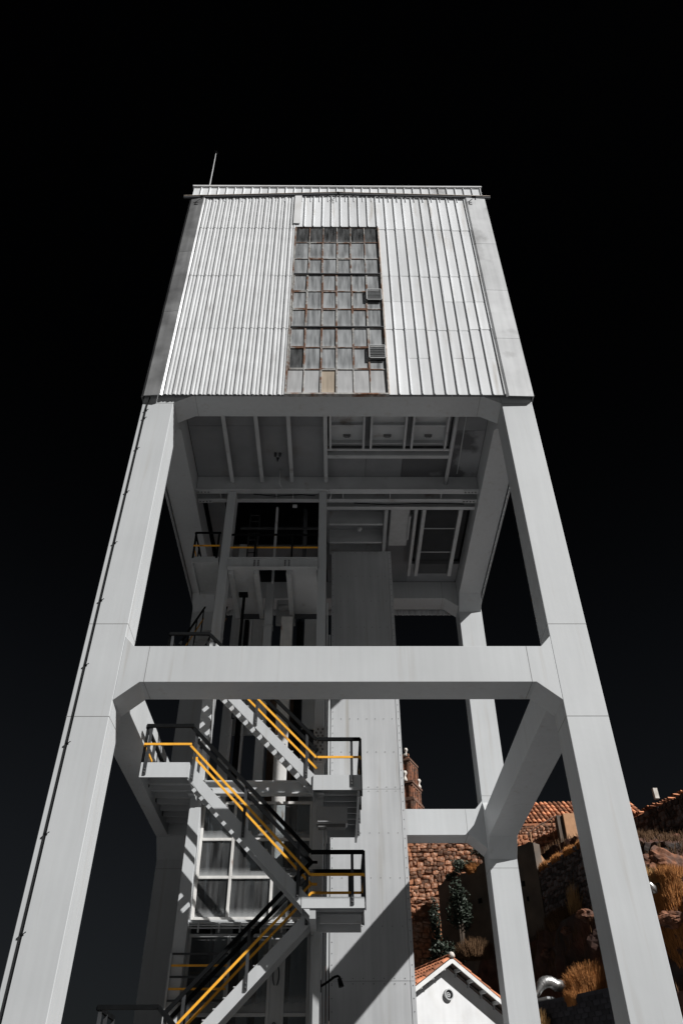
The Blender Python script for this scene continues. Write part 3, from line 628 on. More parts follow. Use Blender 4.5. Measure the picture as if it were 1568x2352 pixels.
def flight(nm, xb, zb, xt, zt, y0, y1, n=15, rails=(True, True), fp=(0.08, 0.5, 0.93)):
    """stringers, treads and the two railings from low (xb,zb) to high (xt,zt)"""
    fb = B(); th_ = 0.36; sg = 1 if xt > xb else -1
    for ys in (y0, y1-SW):
        pl = [(xb, zb), (xt, zt), (xt, zt-th_), (xb-0.0*sg, zb-th_)]
        fb.prism(pl, ys, ys+SW*0.24, 'y')
        # channel flanges
        for dz in (0, -th_):
            zz = 0.006 if dz == 0 else 0.006
            fb.bar((xb, ys+SW*0.55, zb+dz+zz*(-1 if dz == 0 else 1)), (xt, ys+SW*0.55, zt+dz+zz*(-1 if dz == 0 else 1)), SW*0.6, 0.012)
    o = fb.build(nm, PAINT, stc)
    dx = (xt-xb)/n; dz = (zt-zb)/n
    for k in range(n):
        x = xb+dx*(k+0.5); z = zb+dz*(k+0.35)-0.02
        t = B(); w = 0.125
        t.box(x-w, x+w, y0+SW*0.9, y1-SW, z-0.02, z); t.box(x-w if sg < 0 else x+w-0.01, x-w+0.01 if sg < 0 else x+w, y0+SW*0.9, y1-SW, z-0.06, z-0.02)
        t.build('tread', PAINT2, o)
    if rails[0]: railing(o, (xb, y0-0.03, zb), (xt, y0-0.03, zt), fp, drop=0.30, yo=0.0)
    if rails[1]: railing(o, (xb, y1+0.0, zb), (xt, y1+0.0, zt), fp, drop=0.30, yo=0.0)
    return o
Z0, Z1, Z2, Z4 = 3.31, 6.39, 9.50, 12.77
flight('flight', -3.724, Z0, -0.636, Z1, YM+0.02, YC, fp=(0.12, 0.55, 0.97))
flight('flight', -0.636, Z1, -3.755, Z2, YA, YM, fp=(0.09, 0.52, 0.96))
flight('flight', -0.564, Z2, -3.755, Z4, YM+0.02, YC, fp=(0.08, 0.52, 0.95))
flight('flight', -0.616, 0.25, -3.724, Z0, YA, YM, fp=(0.1, 0.5, 0.95))
def landing(x0, x1, y0, y1, z, fas=0.34, joists=True, nm='landing'):
    b = B(); b.box(x0, x1, y0, y0+0.012, z-fas, z+0.02); b.box(x0, x1, y1-0.012, y1, z-fas, z+0.02)
    b.box(x0, x0+0.012, y0+0.013, y1-0.013, z-fas, z+0.02); b.box(x1-0.012, x1, y0+0.013, y1-0.013, z-fas, z+0.02)
    o = b.build(nm, PAINT, stc)
    B().box(x0+0.014, x1-0.014, y0+0.014, y1-0.014, z-0.03, z-0.005).build('floor_plate', UNDER, o)
    n = max(2, int((y1-y0)/0.45))
    for k in range(1, n):
        y = y0+(y1-y0)*k/n; B().box(x0+0.014, x1-0.014, y-0.03, y+0.03, z-0.16, z-0.032).build('joist', UNDER, o)
    return o
L1 = landing(-0.821, 0.600, YA-0.012, YC, Z1, 0.21)
railing(L1, (-0.636, YA-0.03, Z1), (0.600, YA-0.03, Z1), (0.78,), drop=0.15)
railing(L1, (0.600, YA, Z1), (0.600, YC, Z1), (0.03, 0.97), drop=0.24)
railing(L1, (-0.636, YC+0.02, Z1), (0.600, YC+0.02, Z1), (0.75,), drop=0.15)
kb = B(); kb.bar((-0.636, YA-0.02, Z1-0.19), (-0.82, YA-0.02, Z1-0.19), 0.02, 0.02); B().box(-0.564, -0.42, 4.2, 4.33, 0, Z1-0.03).build('landing_leg', PAINT2, L1)
B().box(-0.42, 0.55, 3.7, 3.76, Z1-0.36, Z1-0.17).build('landing_beam', UNDER, L1); B().box(-0.42, 0.55, 4.36, 4.42, Z1-0.40, Z1-0.17).build('landing_beam', UNDER, L1)
B().box(-0.636, -0.50, YA+0.02, YC+0.1, Z1-0.42, Z1-0.17).build('landing_bracket', PAINT2, L1)
# short end links where the inner rails of two flights meet
for zz, mm in ((Z1+0.985, BLACK), (Z1+0.49, YEL)): pbar(L1, 'rail_link', (-0.657, YM, zz), (-0.492, YM, zz), 0.05, 0.055, mm)
L2 = landing(-4.925, -3.714, YA-0.10, 7.2, Z2, 0.36)
railing(L2, (-4.925, YA-0.12, Z2), (-3.714, YA-0.12, Z2), (0.10,), drop=0.30)
railing(L2, (-4.925, YA-0.08, Z2), (-4.925, 7.1, Z2), (0.02, 0.25, 0.5, 0.75), drop=0.2)
cc = B(); cc.prism([(-3.714, Z2), (-3.447, Z2-0.24), (-3.447, Z2-0.66), (-3.714, Z2-0.34)], YA-0.004, YA+0.008, 'y'); cc.build('stringer_end', PAINT, L2)
railing(L2, (-3.817, YM+0.02, Z2), (-3.673, YM+0.02, Z2), (), drop=0.1)
L3 = landing(-0.636, 0.600, YM-0.02, 7.4, Z2, 0.37)
railing(L3, (-0.534, YM-0.04, Z2), (0.600, YM-0.04, Z2), (0.79,), drop=0.28)
railing(L3, (0.600, YM, Z2), (0.600, 7.2, Z2), (0.02, 0.3, 0.6, 0.9), drop=0.5)
B().box(0.50, 0.56, YM, 7.3, Z2-0.55, Z2-0.38).build('landing_beam', PAINT2, L3)
L4 = landing(-4.925, -3.755, YM-0.02, 5.0, Z4, 0.36)
railing(L4, (-4.925, YM-0.04, Z4), (-3.755, YM-0.04, Z4), (0.08,), drop=0.28)
railing(L4, (-4.925, YM, Z4), (-4.925, 4.9, Z4), (0.03, 0.9), drop=0.2)
L0 = landing(-4.986, -3.724, YA-0.012, YC, Z0, 0.30)
railing(L0, (-4.986, YA-0.03, Z0), (-3.724, YA-0.03, Z0), (0.05,), drop=0.25)
railing(L0, (-4.986, YA, Z0), (-4.986, YC, Z0), (0.5, 0.97), drop=0.25)
# upper flight climbing backwards along the left side
fb = B()
for xs in (-4.72, -3.98):
    fb.prism([(4.3, Z4), (7.4, Z4+3.4), (7.4, Z4+3.05), (4.3, Z4-0.35)], xs, xs+0.012, 'x')
uf = fb.build('flight', PAINT, stc)
for k in range(15): B().box(-4.70, -3.99, 4.4+0.207*k-0.1, 4.4+0.207*k+0.12, Z4+0.1+0.227*k, Z4+0.12+0.227*k).build('tread', PAINT2, uf)
for xs in (-4.74, -3.95):
    pbar(uf, 'handrail', (xs, 4.3, Z4+0.98), (xs, 7.4, Z4+4.38), 0.05, 0.05, BLACK); pbar(uf, 'yellow_rail', (xs, 4.3, Z4+0.5), (xs, 7.4, Z4+3.9), 0.025, 0.04, YEL)
    for t in (0.05, 0.35, 0.65, 0.95): B().box(xs-0.02, xs+0.02, 4.3+3.1*t-0.02, 4.3+3.1*t+0.02, Z4+3.4*t-0.2, Z4+3.4*t+0.97).build('rail_post', BLACK, uf)
# platform rail high up
rp = thing('platform_railing', 'black railing with one yellow bar on the high platform', 'railing', (-2.7, 4.5, 17.16))
rail_z = 17.16
for (a, b_) in (((-4.80, 4.46), (-3.93, 4.46)), ((-3.59, 4.56), (-0.66, 4.56))):
    pbar(rp, 'handrail', (a[0], a[1], rail_z+1.04), (b_[0], b_[1], rail_z+1.04), 0.05, 0.06, BLACK)
    pbar(rp, 'yellow_rail', (a[0], a[1], rail_z+0.49), (b_[0], b_[1], rail_z+0.49), 0.03, 0.05, YEL)
for x in (-4.78, -4.0, -2.75, -1.52): B().box(x-0.03, x+0.03, 4.47, 4.53, rail_z-0.0, rail_z+1.02).build('rail_post', BLACK, rp)
pbar(rp, 'handrail', (-4.80, 4.46, rail_z+1.04), (-4.80, 6.1, rail_z+1.04), 0.05, 0.06, BLACK); pbar(rp, 'yellow_rail', (-4.80, 4.46, rail_z+0.49), (-4.80, 6.1, rail_z+0.49), 0.03, 0.05, YEL)
B().box(-4.82, -4.78, 5.3, 5.36, rail_z, rail_z+1.02).build('rail_post', BLACK, rp)
# guard beside the lift door, lower left
gd = thing('lift_guard_rail', 'grey post guard with two yellow bars left of the lift glazing', 'railing', (-3.3, 4.12, Z0))
for z, m in ((5.58, POST), (5.34, YEL), (5.11, POST), (4.87, YEL), (4.64, POST)): pbar(gd, 'guard_bar', (-3.87, 4.545, z), (-2.55, 4.545, z), 0.02, 0.045, m)
for x in (-3.89, -2.53): B().box(x-0.025, x+0.025, 4.52, 4.57, Z0, 5.60).build('guard_post', PAINT2, gd)
for z, m in ((5.45, POST), (5.34, YEL), (4.6, YEL)): pbar(gd, 'guard_bar', (-3.89, 4.57, z), (-3.89, 4.60, z), 0.02, 0.04, m)

# ================================================================== SMALL FITTINGS
eb = thing('electric_cabinet', 'grey electrical cabinet hanging beneath the right stair landing', 'cabinet', (-0.15, 4.35, 8.44))
B().box(-0.55, 0.25, 4.22, 4.55, 8.46, 8.90).build('cabinet_body', BOXM, eb, bevel=0.01)
B().box(-0.52, 0.22, 4.20, 4.218, 8.49, 8.87).build('cabinet_door', BOXM, eb, bevel=0.006)
B().box(-0.5, 0.2, 4.26, 4.5, 8.38, 8.459).build('mounting_tray', BOLT, eb)
B().tube([(-0.30, 4.4, 8.38), (-0.29, 4.42, 8.1), (-0.34, 4.5, 7.95), (-0.37, 4.58, 7.85)], 0.02, 8).build('cable', PAINT2, eb, smooth=True)
fl_ = thing('floodlight', 'small black lamp on a curved arm beside the riveted column', 'lamp', (-0.37, 4.6, 4.9))
B().tube([(-0.385, 4.62, 4.93), (-0.25, 4.5, 4.98), (-0.08, 4.38, 5.07), (0.0, 4.32, 5.08), (0.04, 4.3, 5.05), (0.045, 4.3, 5.0)], 0.028, 8).build('arm', BLACK, fl_, smooth=True)
B().tube([(0.03, 4.3, 5.03), (0.08, 4.28, 4.86)], [0.045, 0.062], 12).build('lamp_head', BLACK, fl_)
B().box(-0.40, -0.378, 4.595, 4.68, 4.8, 5.05).build('mount_plate', BLACK, fl_)
# ================================================================== BACKGROUND: white gabled house
A_ = R(22)
wh = thing('gabled_house', 'white gabled house with terracotta roof and round window low behind the frame', 'house', (4.45, 18.0, 0), A_)
HW, RZ, PT, LEN = 2.75, 8.02, math.tan(R(32.5)), 8.0
def rz(x): return RZ - abs(x)*PT
gw = B(); gw.prism([(-HW+0.35, 0), (HW-0.35, 0), (HW-0.35, rz(HW-0.35)-0.16), (0, RZ-0.16), (-HW+0.35, rz(HW-0.35)-0.16)], 0.48, 0.68, 'y'); gw = gw.build('gable_wall', WHITE, wh)
sw_ = B(); sw_.box(-HW+0.35, -HW+0.55, 0.681, LEN, 0, rz(HW-0.35)-0.17); sw_.build('side_wall', WHITE, wh)
sw_ = B(); sw_.box(HW-0.55, HW-0.35, 0.681, LEN, 0, rz(HW-0.35)-0.17); sw_.build('side_wall', WHITE, wh)
bw = B(); bw.prism([(-HW+0.35, 0), (HW-0.35, 0), (HW-0.35, rz(HW-0.35)-0.16), (0, RZ-0.16), (-HW+0.35, rz(HW-0.35)-0.16)], LEN+0.001, LEN+0.2, 'y'); bw.build('rear_wall', WHITE, wh)
# round vent: ring, recess, fan
cz, cx_ = 6.86, -0.04
def disc(r0, r1, y0, y1, m, nm, par, n=28):
    b = B()
    for i in range(n):
        t0, t1 = 2*math.pi*i/n, 2*math.pi*(i+1)/n
        b.prism([(cx_+r0*math.cos(t0), cz+r0*math.sin(t0)), (cx_+r1*math.cos(t0), cz+r1*math.sin(t0)), (cx_+r1*math.cos(t1), cz+r1*math.sin(t1)), (cx_+r0*math.cos(t1), cz+r0*math.sin(t1))], y0, y1, 'y')
    return b.build(nm, m, par)
rw = disc(0.15, 0.19, 0.36, 0.479, PAINT2, 'round_window', wh)
disc(0.0, 0.148, 0.465, 0.478, DARK, 'pane', rw); disc(0.06, 0.085, 0.43, 0.464, PAINT2, 'fan_ring', rw); disc(0.0, 0.03, 0.42, 0.464, PAINT2, 'hub', rw)
# roof boards, bargeboard, purlins
for sg in (-1, 1):
    p = [(0, RZ-0.02), (sg*HW, rz(HW)-0.02), (sg*HW, rz(HW)-0.08), (0, RZ-0.08)]
    B().prism(p, 0.05, LEN+0.6, 'y').build('roof_board', SOFFIT, wh)
    p = [(sg*0.0, RZ-0.00), (sg*HW, rz(HW)-0.00), (sg*HW, rz(HW)-0.17), (0, RZ-0.17)]
    B().prism(p, 0.0, 0.045, 'y').build('bargeboard', WOODW, wh)
    for q in range(1, 6):
        x = sg*(0.12+0.52*q-0.3); z = rz(x)-0.085
        B().prism([(x-0.045, z-0.12), (x+0.045, z-0.12), (x+0.045, z-0.001-(0.045*PT if sg > 0 else 0)), (x-0.045, z-0.001-(0.045*PT if sg < 0 else 0))], 0.06, 0.479, 'y').build('purlin', WOODW, wh)
        B().prism([(x-0.03, z-0.26), (x+0.03, z-0.26), (x+0.03, z-0.13), (x-0.03, z-0.13)], 0.40, 0.479, 'y').build('corbel', PAINT2, wh)
    B().prism([(0, RZ-0.20), (sg*HW, rz(HW)-0.20), (sg*HW, rz(HW)-0.26), (0, RZ-0.26)], 0.43, 0.479, 'y').build('rafter_trim', SOFFIT, wh)
def barrel(name, L, r0, r1, t=0.02, n=6):
    """one curved clay tile along +y, wide end at y=0"""
    b = B()
    for (y, r) in ((0, r0), (L, r1)):
        for rr in (r, r-t):
            for i in range(n+1):
                a = math.pi*i/n; b.v.append((-rr*math.cos(a), y, rr*math.sin(a)*0.8))
    m = n+1
    for i in range(n):
        b.f.append((i, i+1, 2*m+i+1, 2*m+i)); b.f.append((m+i+1, m+i, 3*m+i, 3*m+i+1)); b.f.append((i+1, i, m+i, m+i+1)); b.f.append((2*m+i, 2*m+i+1, 3*m+i+1, 3*m+i))
    b.f.append((0, 2*m, 3*m, m)); b.f.append((n, m+n, 3*m+n, 2*m+n))
    me = bpy.data.meshes.new(name); me.from_pydata(b.v, [], b.f); return me
tm = barrel('tile', 0.50, 0.125, 0.10); tm.materials.append(TILE)
ang = math.atan(PT)
for sg in (-1, 1):
    sl = HW/math.cos(ang)
    rows = 7; cols = 13 if sg < 0 else 3
    for c in range(cols):
        for r_ in range(rows):
            d = sl-0.0 - r_*(sl/rows)
            x = sg*d*math.cos(ang); z = RZ - d*math.sin(ang) + 0.03 + 0.015
            # tile axis runs up the slope towards the ridge
            o = inst('tile', tm, wh, (x, 0.12+0.24*c, z)); e = Matrix.Rotation(R(90)*sg, 4, 'Z') @ Matrix.Rotation(ang-0.03, 4, 'X')
            o.rotation_euler = e.to_euler(); o.scale = (1, (sl/rows+0.07)/0.5, 1)
for k in range(9):
    o = inst('ridge_tile', tm, wh, (0, 0.0+0.48*k, RZ+0.05), (R(2), 0, 0), (1.15, 1.08, 1.2))
B().lathe([(0.11, RZ+0.02), (0.13, RZ+0.10), (0.09, RZ+0.19), (0.02, RZ+0.22)], 0.0, 0.03, 10).build('ridge_end', PALES, wh, smooth=True)

# ================================================================== rubble walls
STM = []
for k in range(10):
    bm = bmesh.new(); bmesh.ops.create_cube(bm, size=1.0)
    bmesh.ops.subdivide_edges(bm, edges=bm.edges[:], cuts=1, use_grid_fill=True)
    for v in bm.verts:
        d = v.co.normalized(); v.co = v.co.lerp(d*0.62, 0.42) + Vector((random.uniform(-.07, .07), random.uniform(-.07, .07), random.uniform(-.07, .07)))
    me = bpy.data.meshes.new('stone'); bm.to_mesh(me); bm.free(); STM.append(me)
def stone_set(m):
    r = []
    for me in STM:
        c = me.copy(); c.materials.append(m); r.append(c)
    return r
ST_L, ST_D = stone_set(STONE), stone_set(STONED)
def rubble_wall(name, label, a, b, zb, zt0, zt1, stones, mortar, sz=0.42, vis=(0, 1), zvis=None, cap=290, thick=0.7):
    """wall from a to b (xy), face on the right-hand side of a->b looking down = towards the camera; top from zt0 to zt1"""
    a = Vector((a[0], a[1], 0)); b = Vector((b[0], b[1], 0)); L = (b-a).length; d = (b-a)/L; n = Vector((d.y, -d.x, 0))
    t = thing(name, label, 'stone wall', ((a.x+b.x)/2, (a.y+b.y)/2, zb))
    w = B(); k = 0; bk = -n*thick
    for (p, z) in ((a, zb), (b, zb), (b, zt1), (a, zt0)): w.v.append((p.x, p.y, z))
    for (p, z) in ((a, zb), (b, zb), (b, zt1), (a, zt0)): w.v.append((p.x+bk.x, p.y+bk.y, z))
    w.f = [(0, 1, 2, 3), (7, 6, 5, 4), (0, 4, 5, 1), (3, 2, 6, 7), (1, 5, 6, 2), (0, 3, 7, 4)]
    w.build('mortar_core', mortar, t)
    zl = zvis[0] if zvis else zb
    rows = []
    z = max(zt0, zt1)
    cnt = 0; rot = math.atan2(d.y, d.x); base = zt0
    nrow = 0
    rest = B()
    while True:
        h = sz*random.uniform(0.5, 1.05)
        base -= h
        if base < zl: break
        x = random.uniform(-0.3, 0)
        while x < L:
            wd = sz*random.uniform(0.5, 1.7)
            zc = base + h/2 + (zt1-zt0)*(x/L) + random.uniform(-0.25, 0.25)*h
            if x+wd/2 > 0.02:
                c = a + d*(x+wd/2) + n*random.uniform(-0.06, 0.01); hh = h*random.uniform(0.7, 1.15)
                rt = (random.uniform(-.1, .1), random.uniform(-.3, .3), rot+random.uniform(-.15, .15)); sc = (wd*random.uniform(0.75, 1.0), 0.22, hh); me = random.choice(stones)
                if cnt < cap and vis[0]*L <= x <= vis[1]*L: cnt += 1; inst('stone', me, t, (c.x, c.y, zc), rt, sc)
                else:
                    from mathutils import Euler
                    M = Matrix.Translation((c.x, c.y, zc)) @ Euler(rt).to_matrix().to_4x4() @ Matrix.Diagonal((*sc, 1)); k = len(rest.v)
                    rest.v += [tuple(M @ v.co) for v in me.vertices]; rest.f += [tuple(k+i for i in p.vertices) for p in me.polygons]
            x += wd
    if rest.v: rest.build('far_stones', stones[0].materials[0], t, kind='stuff', fix=False)
    return t
rubble_wall('stone_wall', 'sunlit red rubble stone wall seen behind the riveted column', (2.5, 42.6), (13.5, 41.2), 6, 20.2, 20.2, ST_L, MORTAR, sz=0.36, vis=(0.24, 0.78), zvis=(12.3,), cap=300)

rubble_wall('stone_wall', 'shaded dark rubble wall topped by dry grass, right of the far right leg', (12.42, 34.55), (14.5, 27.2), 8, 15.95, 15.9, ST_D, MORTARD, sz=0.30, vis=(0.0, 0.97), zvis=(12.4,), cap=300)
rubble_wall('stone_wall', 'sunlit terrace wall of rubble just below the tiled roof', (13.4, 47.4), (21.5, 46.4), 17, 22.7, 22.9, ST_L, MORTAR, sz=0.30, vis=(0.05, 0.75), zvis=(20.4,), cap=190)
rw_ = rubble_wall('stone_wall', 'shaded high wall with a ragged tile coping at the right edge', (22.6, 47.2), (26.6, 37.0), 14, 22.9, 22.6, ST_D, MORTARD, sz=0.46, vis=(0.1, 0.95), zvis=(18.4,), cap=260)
tmo = barrel('tile', 0.50, 0.16, 0.125); tmo.materials.append(TILEO)
for k in range(34):
    t = k/33; x = 22.6+4.0*t; y = 47.2-10.2*t
    inst('coping_tile', tmo, rw_, (x+0.12, y, 22.92-0.3*t+random.uniform(-.04, .05)), (random.uniform(-.1, .15), random.uniform(-.1, .1), R(90)+R(20)+random.uniform(-.25, .25)), (1, 1.2, 1))
B().prism([(23.05, 39.9), (23.35, 39.9), (23.35, 40.2), (23.05, 40.2)], 22.3, 23.05, 'z').build('chimney_stub', PALES, rw_)

# plaster faced retaining wall
pw = thing('retaining_wall', 'shaded plastered retaining wall with small drain holes behind the far right leg', 'retaining wall', (9.5, 38, 8))
pa, pb = Vector((6.96, 41.0, 0)), Vector((12.3, 34.3, 0)); pd = (pb-pa).normalized(); pn_ = Vector((pd.y, -pd.x, 0))
w = B(); seg = 26; top = []; bot = []; Lw = (pb-pa).length
for k in range(seg+1):
    p = pa + pd*Lw*k/seg; zt = 16.8+0.75*k/seg+random.uniform(-0.10, 0.10)
    w.v += [(p.x, p.y, 8), (p.x, p.y, zt), (p.x-pn_.x*0.6, p.y-pn_.y*0.6, zt), (p.x-pn_.x*0.6, p.y-pn_.y*0.6, 8)]
for k in range(seg):
    a = 4*k; w.f += [(a, a+4, a+5, a+1), (a+1, a+5, a+6, a+2), (a+2, a+6, a+7, a+3)]
w.f += [(0, 1, 2, 3), (4*seg+3, 4*seg+2, 4*seg+1, 4*seg)]
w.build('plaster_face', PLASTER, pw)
for (t, z, sx, sz_) in ((0.43, 15.05, 0.30, 0.28), (0.30, 14.5, 0.12, 0.22), (0.86, 15.3, 0.22, 0.30), (0.88, 14.4, 0.14, 0.26), (0.62, 14.0, 0.1, 0.1)):
    p = pa + pd*Lw*t + pn_*0.012
    B().bar(p-pd*sx/2+Vector((0, 0, z)), p+pd*sx/2+Vector((0, 0, z)), 0.05, sz_).build('drain_hole', BLACK, pw)

# tiled roof building on the terrace
rb_ = thing('tiled_building', 'low building with an old barrel tile roof high on the hillside', 'building', (19, 51.5, 19))
B().box(14.4, 26.0, 50.6, 54.6, 19, 23.85).build('wall', PLASTERO, rb_)
for k in range(30):
    x = 14.2+0.41*k
    for r_ in range(6):
        y = 50.0+0.62*r_; z = 23.92+0.50*r_+0.01*k
        inst('tile', tmo, rb_, (x+random.uniform(-.02, .02), y, z), (math.atan(0.5/0.62)-0.03, 0, random.uniform(-.05, .05)), (1.1, 1.65, 1.1))
ro = B(); ro.v = [(14.0, 49.95, 23.83), (26.4, 49.95, 24.10), (26.4, 53.75, 27.1), (14.0, 53.75, 26.85), (14.0, 49.95, 23.7), (26.4, 49.95, 23.97), (26.4, 53.75, 26.97), (14.0, 53.75, 26.72)]
ro.f = [(0, 1, 2, 3), (7, 6, 5, 4), (0, 4, 5, 1), (1, 5, 6, 2), (2, 6, 7, 3), (3, 7, 4, 0)]; ro.build('roof_bed', TILEO, rb_)
ob_ = thing('ochre_block', 'pale ochre rendered block standing below the tiled roof', 'block', (18.1, 45.7, 19))
B().box(17.65, 18.95, 45.2, 46.2, 19, 23.1).build('block_body', PLASTERO, ob_, bevel=0.04)
B().box(17.2, 17.649, 45.4, 46.2, 19, 23.0).build('block_pier', PLASTERD if False else PLASTER, ob_)
ob2 = thing('ochre_block', 'small broken ochre wall stub on the terrace edge left of the railing', 'block', (12.6, 36.0, 13))
B().prism([(12.45, 13), (13.2, 13), (13.2, 16.5), (12.9, 17.0), (12.45, 17.2)], 35.2, 35.9, 'y').build('block_body', PLASTERO, ob2)
pr = thing('pipe_railing', 'thin pipe railing sloping along the sunlit terrace wall', 'railing', (16, 46.0, 22))
B().tube([(13.9, 46.1, 21.2), (15.6, 46.0, 22.3), (17.4, 45.9, 23.2)], 0.05, 6).build('rail', BRICKD, pr)
for x, z in ((13.95, 21.2), (15.1, 21.95), (16.9, 22.95)): B().tube([(x, 46.05, z-1.5), (x, 46.05, z+0.1)], 0.05, 6).build('rail_post', PLASTERO, pr)

# church tower far behind
ct = thing('church_tower', 'weathered brick church tower with pale ball finials far in the distance', 'tower', (9.6, 92, 0), R(-25))
def ring(w, z0, z1, m, nm): return B().box(-w, w, -w, w, z0, z1).build(nm, m, ct)
ring(1.95, 15, 40.5, BRICK, 'shaft'); ring(1.72, 41.0, 42.6, BRICK, 'stage'); ring(1.52, 43.3, 46.0, BRICK, 'stage'); ring(1.35, 46.55, 47.0, BRICK, 'stage')
for w_, z in ((2.05, 40.5), (1.92, 40.75), (1.85, 42.6), (1.98, 42.95), (1.60, 46.0), (1.70, 46.28)): ring(w_, z+0.002, z+0.26, BRICKD, 'cornice')
for zz0, zz1, w_ in ((35, 40.4, 1.95), (41.02, 42.58, 1.72), (43.32, 45.98, 1.52)):
    for f_ in (-0.85, -0.35, 0.35, 0.85):
        B().box(f_*w_-0.13, f_*w_+0.13, -w_-0.14, -w_-0.001, zz0, zz1).build('pilaster', BRICK, ct); B().box(w_+0.001, w_+0.14, f_*w_-0.13, f_*w_+0.13, zz0, zz1).build('pilaster', BRICK, ct)
    for f_ in (0,):
        B().box(f_-0.25, f_+0.25, -w_-0.02, -w_-0.002, zz0+0.5, zz1-0.3).build('belfry_opening', BLACK, ct); B().box(w_+0.002, w_+0.02, -0.25, 0.25, zz0+0.5, zz1-0.3).build('belfry_opening', BLACK, ct)
for k in range(7):
    x = -1.3+0.43*k; B().box(x-0.13, x+0.13, -1.38, -1.1, 47.0, 47.0+random.uniform(0.2, 0.5)).build('merlon', PALES if k % 2 else BRICK, ct)
def finial(x, y, z, s=1.0): B().lathe([(0.30*s, z), (0.26*s, z+0.25*s), (0.13*s, z+0.55*s), (0.11*s, z+0.75*s), (0.25*s, z+0.92*s), (0.28*s, z+1.08*s), (0.2*s, z+1.28*s), (0.03*s, z+1.36*s)], x, y, 12).build('finial', PALES, ct, smooth=True)
finial(1.0, -1.2, 47.0, 0.95); finial(-1.2, -1.2, 47.0, 0.95); finial(0.85, -1.8, 43.22, 1.15); finial(1.75, 1.4, 43.22, 1.0); finial(-1.7, -1.75, 43.22, 1.1)

# dark block wall and spiral duct at the foot of the slope
bw_ = thing('block_wall', 'dark shaded block wall at the foot of the rock slope', 'wall', (10.6, 25, 0))
wa, wb = Vector((9.1, 27.4, 0)), Vector((12.2, 22.6, 0)); wd_ = (wb-wa).normalized(); wn = Vector((wd_.y, -wd_.x, 0)); LL = (wb-wa).length; ww = math.atan2(wd_.y, wd_.x)
bk = B(); bk.bar(wa+Vector((0, 0, 3.9)), wb+Vector((0, 0, 3.9)), 0.3, 7.8); bk.build('wall_core', BLOCKM, bw_)
bm_ = bpy.data.meshes.new('block'); cb = B(); cb.box(-0.19, 0.19, -0.02, 0.02, -0.09, 0.09); bm_.from_pydata(cb.v, [], cb.f); bm_.materials.append(BLOCKM)
for r_ in range(9):
    for k in range(14):
        u_ = 0.2+0.40*k+(0.2 if r_ % 2 else 0)
        if u_ < LL-0.15:
            p = wa+wd_*u_+wn*0.16; inst('block', bm_, bw_, (p.x, p.y, 7.55-0.2*r_), (0, 0, ww))
cpz = B(); cpz.bar(wa+wn*0.1+Vector((0, 0, 7.86)), wa+wd_*1.7+wn*0.1+Vector((0, 0, 7.86)), 0.5, 0.1); cpz.build('coping', GALVL, bw_)
du = thing('spiral_duct', 'shiny spiral metal duct elbow on the dark block wall', 'duct', (9.9, 26.0, 7.9))
path = [(9.30, 26.0, 7.95), (9.42, 26.0, 8.18)]
for k in range(7):
    t = k/6; aa = R(150)-R(112)*t; path.append((9.93+0.42*math.cos(aa), 26.0+0.1*t, 8.20+0.34*math.sin(aa)))
path.append((10.75, 26.2, 8.36))
rr = [0.10, 0.17, 0.21, 0.24, 0.25, 0.25, 0.25, 0.25, 0.25, 0.25][:len(path)]
B().tube(path, rr, 20).build('duct', DUCTM, du, smooth=True)
for k in range(2, len(path)-1): 
    p, q = Vector(path[k]), Vector(path[k+1]); m_ = (q-p).normalized(); B().tube([p-m_*0.012, p+m_*0.012], rr[k]+0.012, 20).build('duct_seam', DUCTM, du)
B().tube([(10.76, 26.2, 8.36), (10.9, 26.25, 8.34)], 0.27, 20).build('collar', BLACK, du)
# a second bit of duct beyond the right leg
d2 = thing('duct_end', 'small shiny duct end poking past the right leg beside the dry grass', 'duct', (14.6, 22.6, 11.4))
B().tube([(14.35, 22.6, 11.85), (14.55, 22.6, 11.84), (14.68, 22.6, 11.72), (14.72, 22.6, 11.5)], [0.15, 0.17, 0.15, 0.12], 14).build('duct', DUCTM, d2, smooth=True)

# ================================================================== VEGETATION AND BOULDERS
def grass_clump(label, c, rx, ry, h, n, m, lean=0.3, group=None, drape=False, wide=1.0):
    t = B()
    for k in range(n):
        a = random.uniform(0, 2*math.pi); r = math.sqrt(random.random())
        x, y = c[0]+rx*r*math.cos(a), c[1]+ry*r*math.sin(a); z = (drop(x, y)-0.05) if drape else c[2]-0.15+random.uniform(-0.1, 0.05)
        hh = h*random.uniform(0.45, 1.0)*(1-0.45*r*r); lx = lean*random.uniform(-0.6, 1.1)*hh + 0.25*(x-c[0]); ly = random.uniform(-0.35, 0.35)*hh
        w_ = random.uniform(0.007, 0.018)*wide; ca = random.uniform(0, math.pi); dx, dy = w_*math.cos(ca), w_*math.sin(ca)*0.6
        p0, p1, p2 = (x, y, z), (x+lx*0.3, y+ly*0.3, z+hh*0.6), (x+lx, y+ly, z+hh)
        t.quad((p0[0]-dx, p0[1]-dy, z), (p0[0]+dx, p0[1]+dy, z), (p1[0]+dx, p1[1]+dy, p1[2]), (p1[0]-dx, p1[1]-dy, p1[2]))
        t.quad((p1[0]-dx, p1[1]-dy, p1[2]), (p1[0]+dx, p1[1]+dy, p1[2]), (p2[0]+dx*0.3, p2[1]+dy*0.3, p2[2]), (p2[0]-dx*0.3, p2[1]-dy*0.3, p2[2]))
    return tag(t.build('dry_grass', m, fix=False), label, 'dry grass', group)
grass_clump('large lit clump of orange dry grass behind the spiral duct', (11.75, 25.2, 7.95), 1.1, 0.7, 1.5, 6000, GRASS, 0.3)
grass_clump('low orange dry grass hanging beside the dark block wall', (11.0, 25.0, 7.6), 0.6, 0.5, 1.0, 2000, GRASS, 0.1)
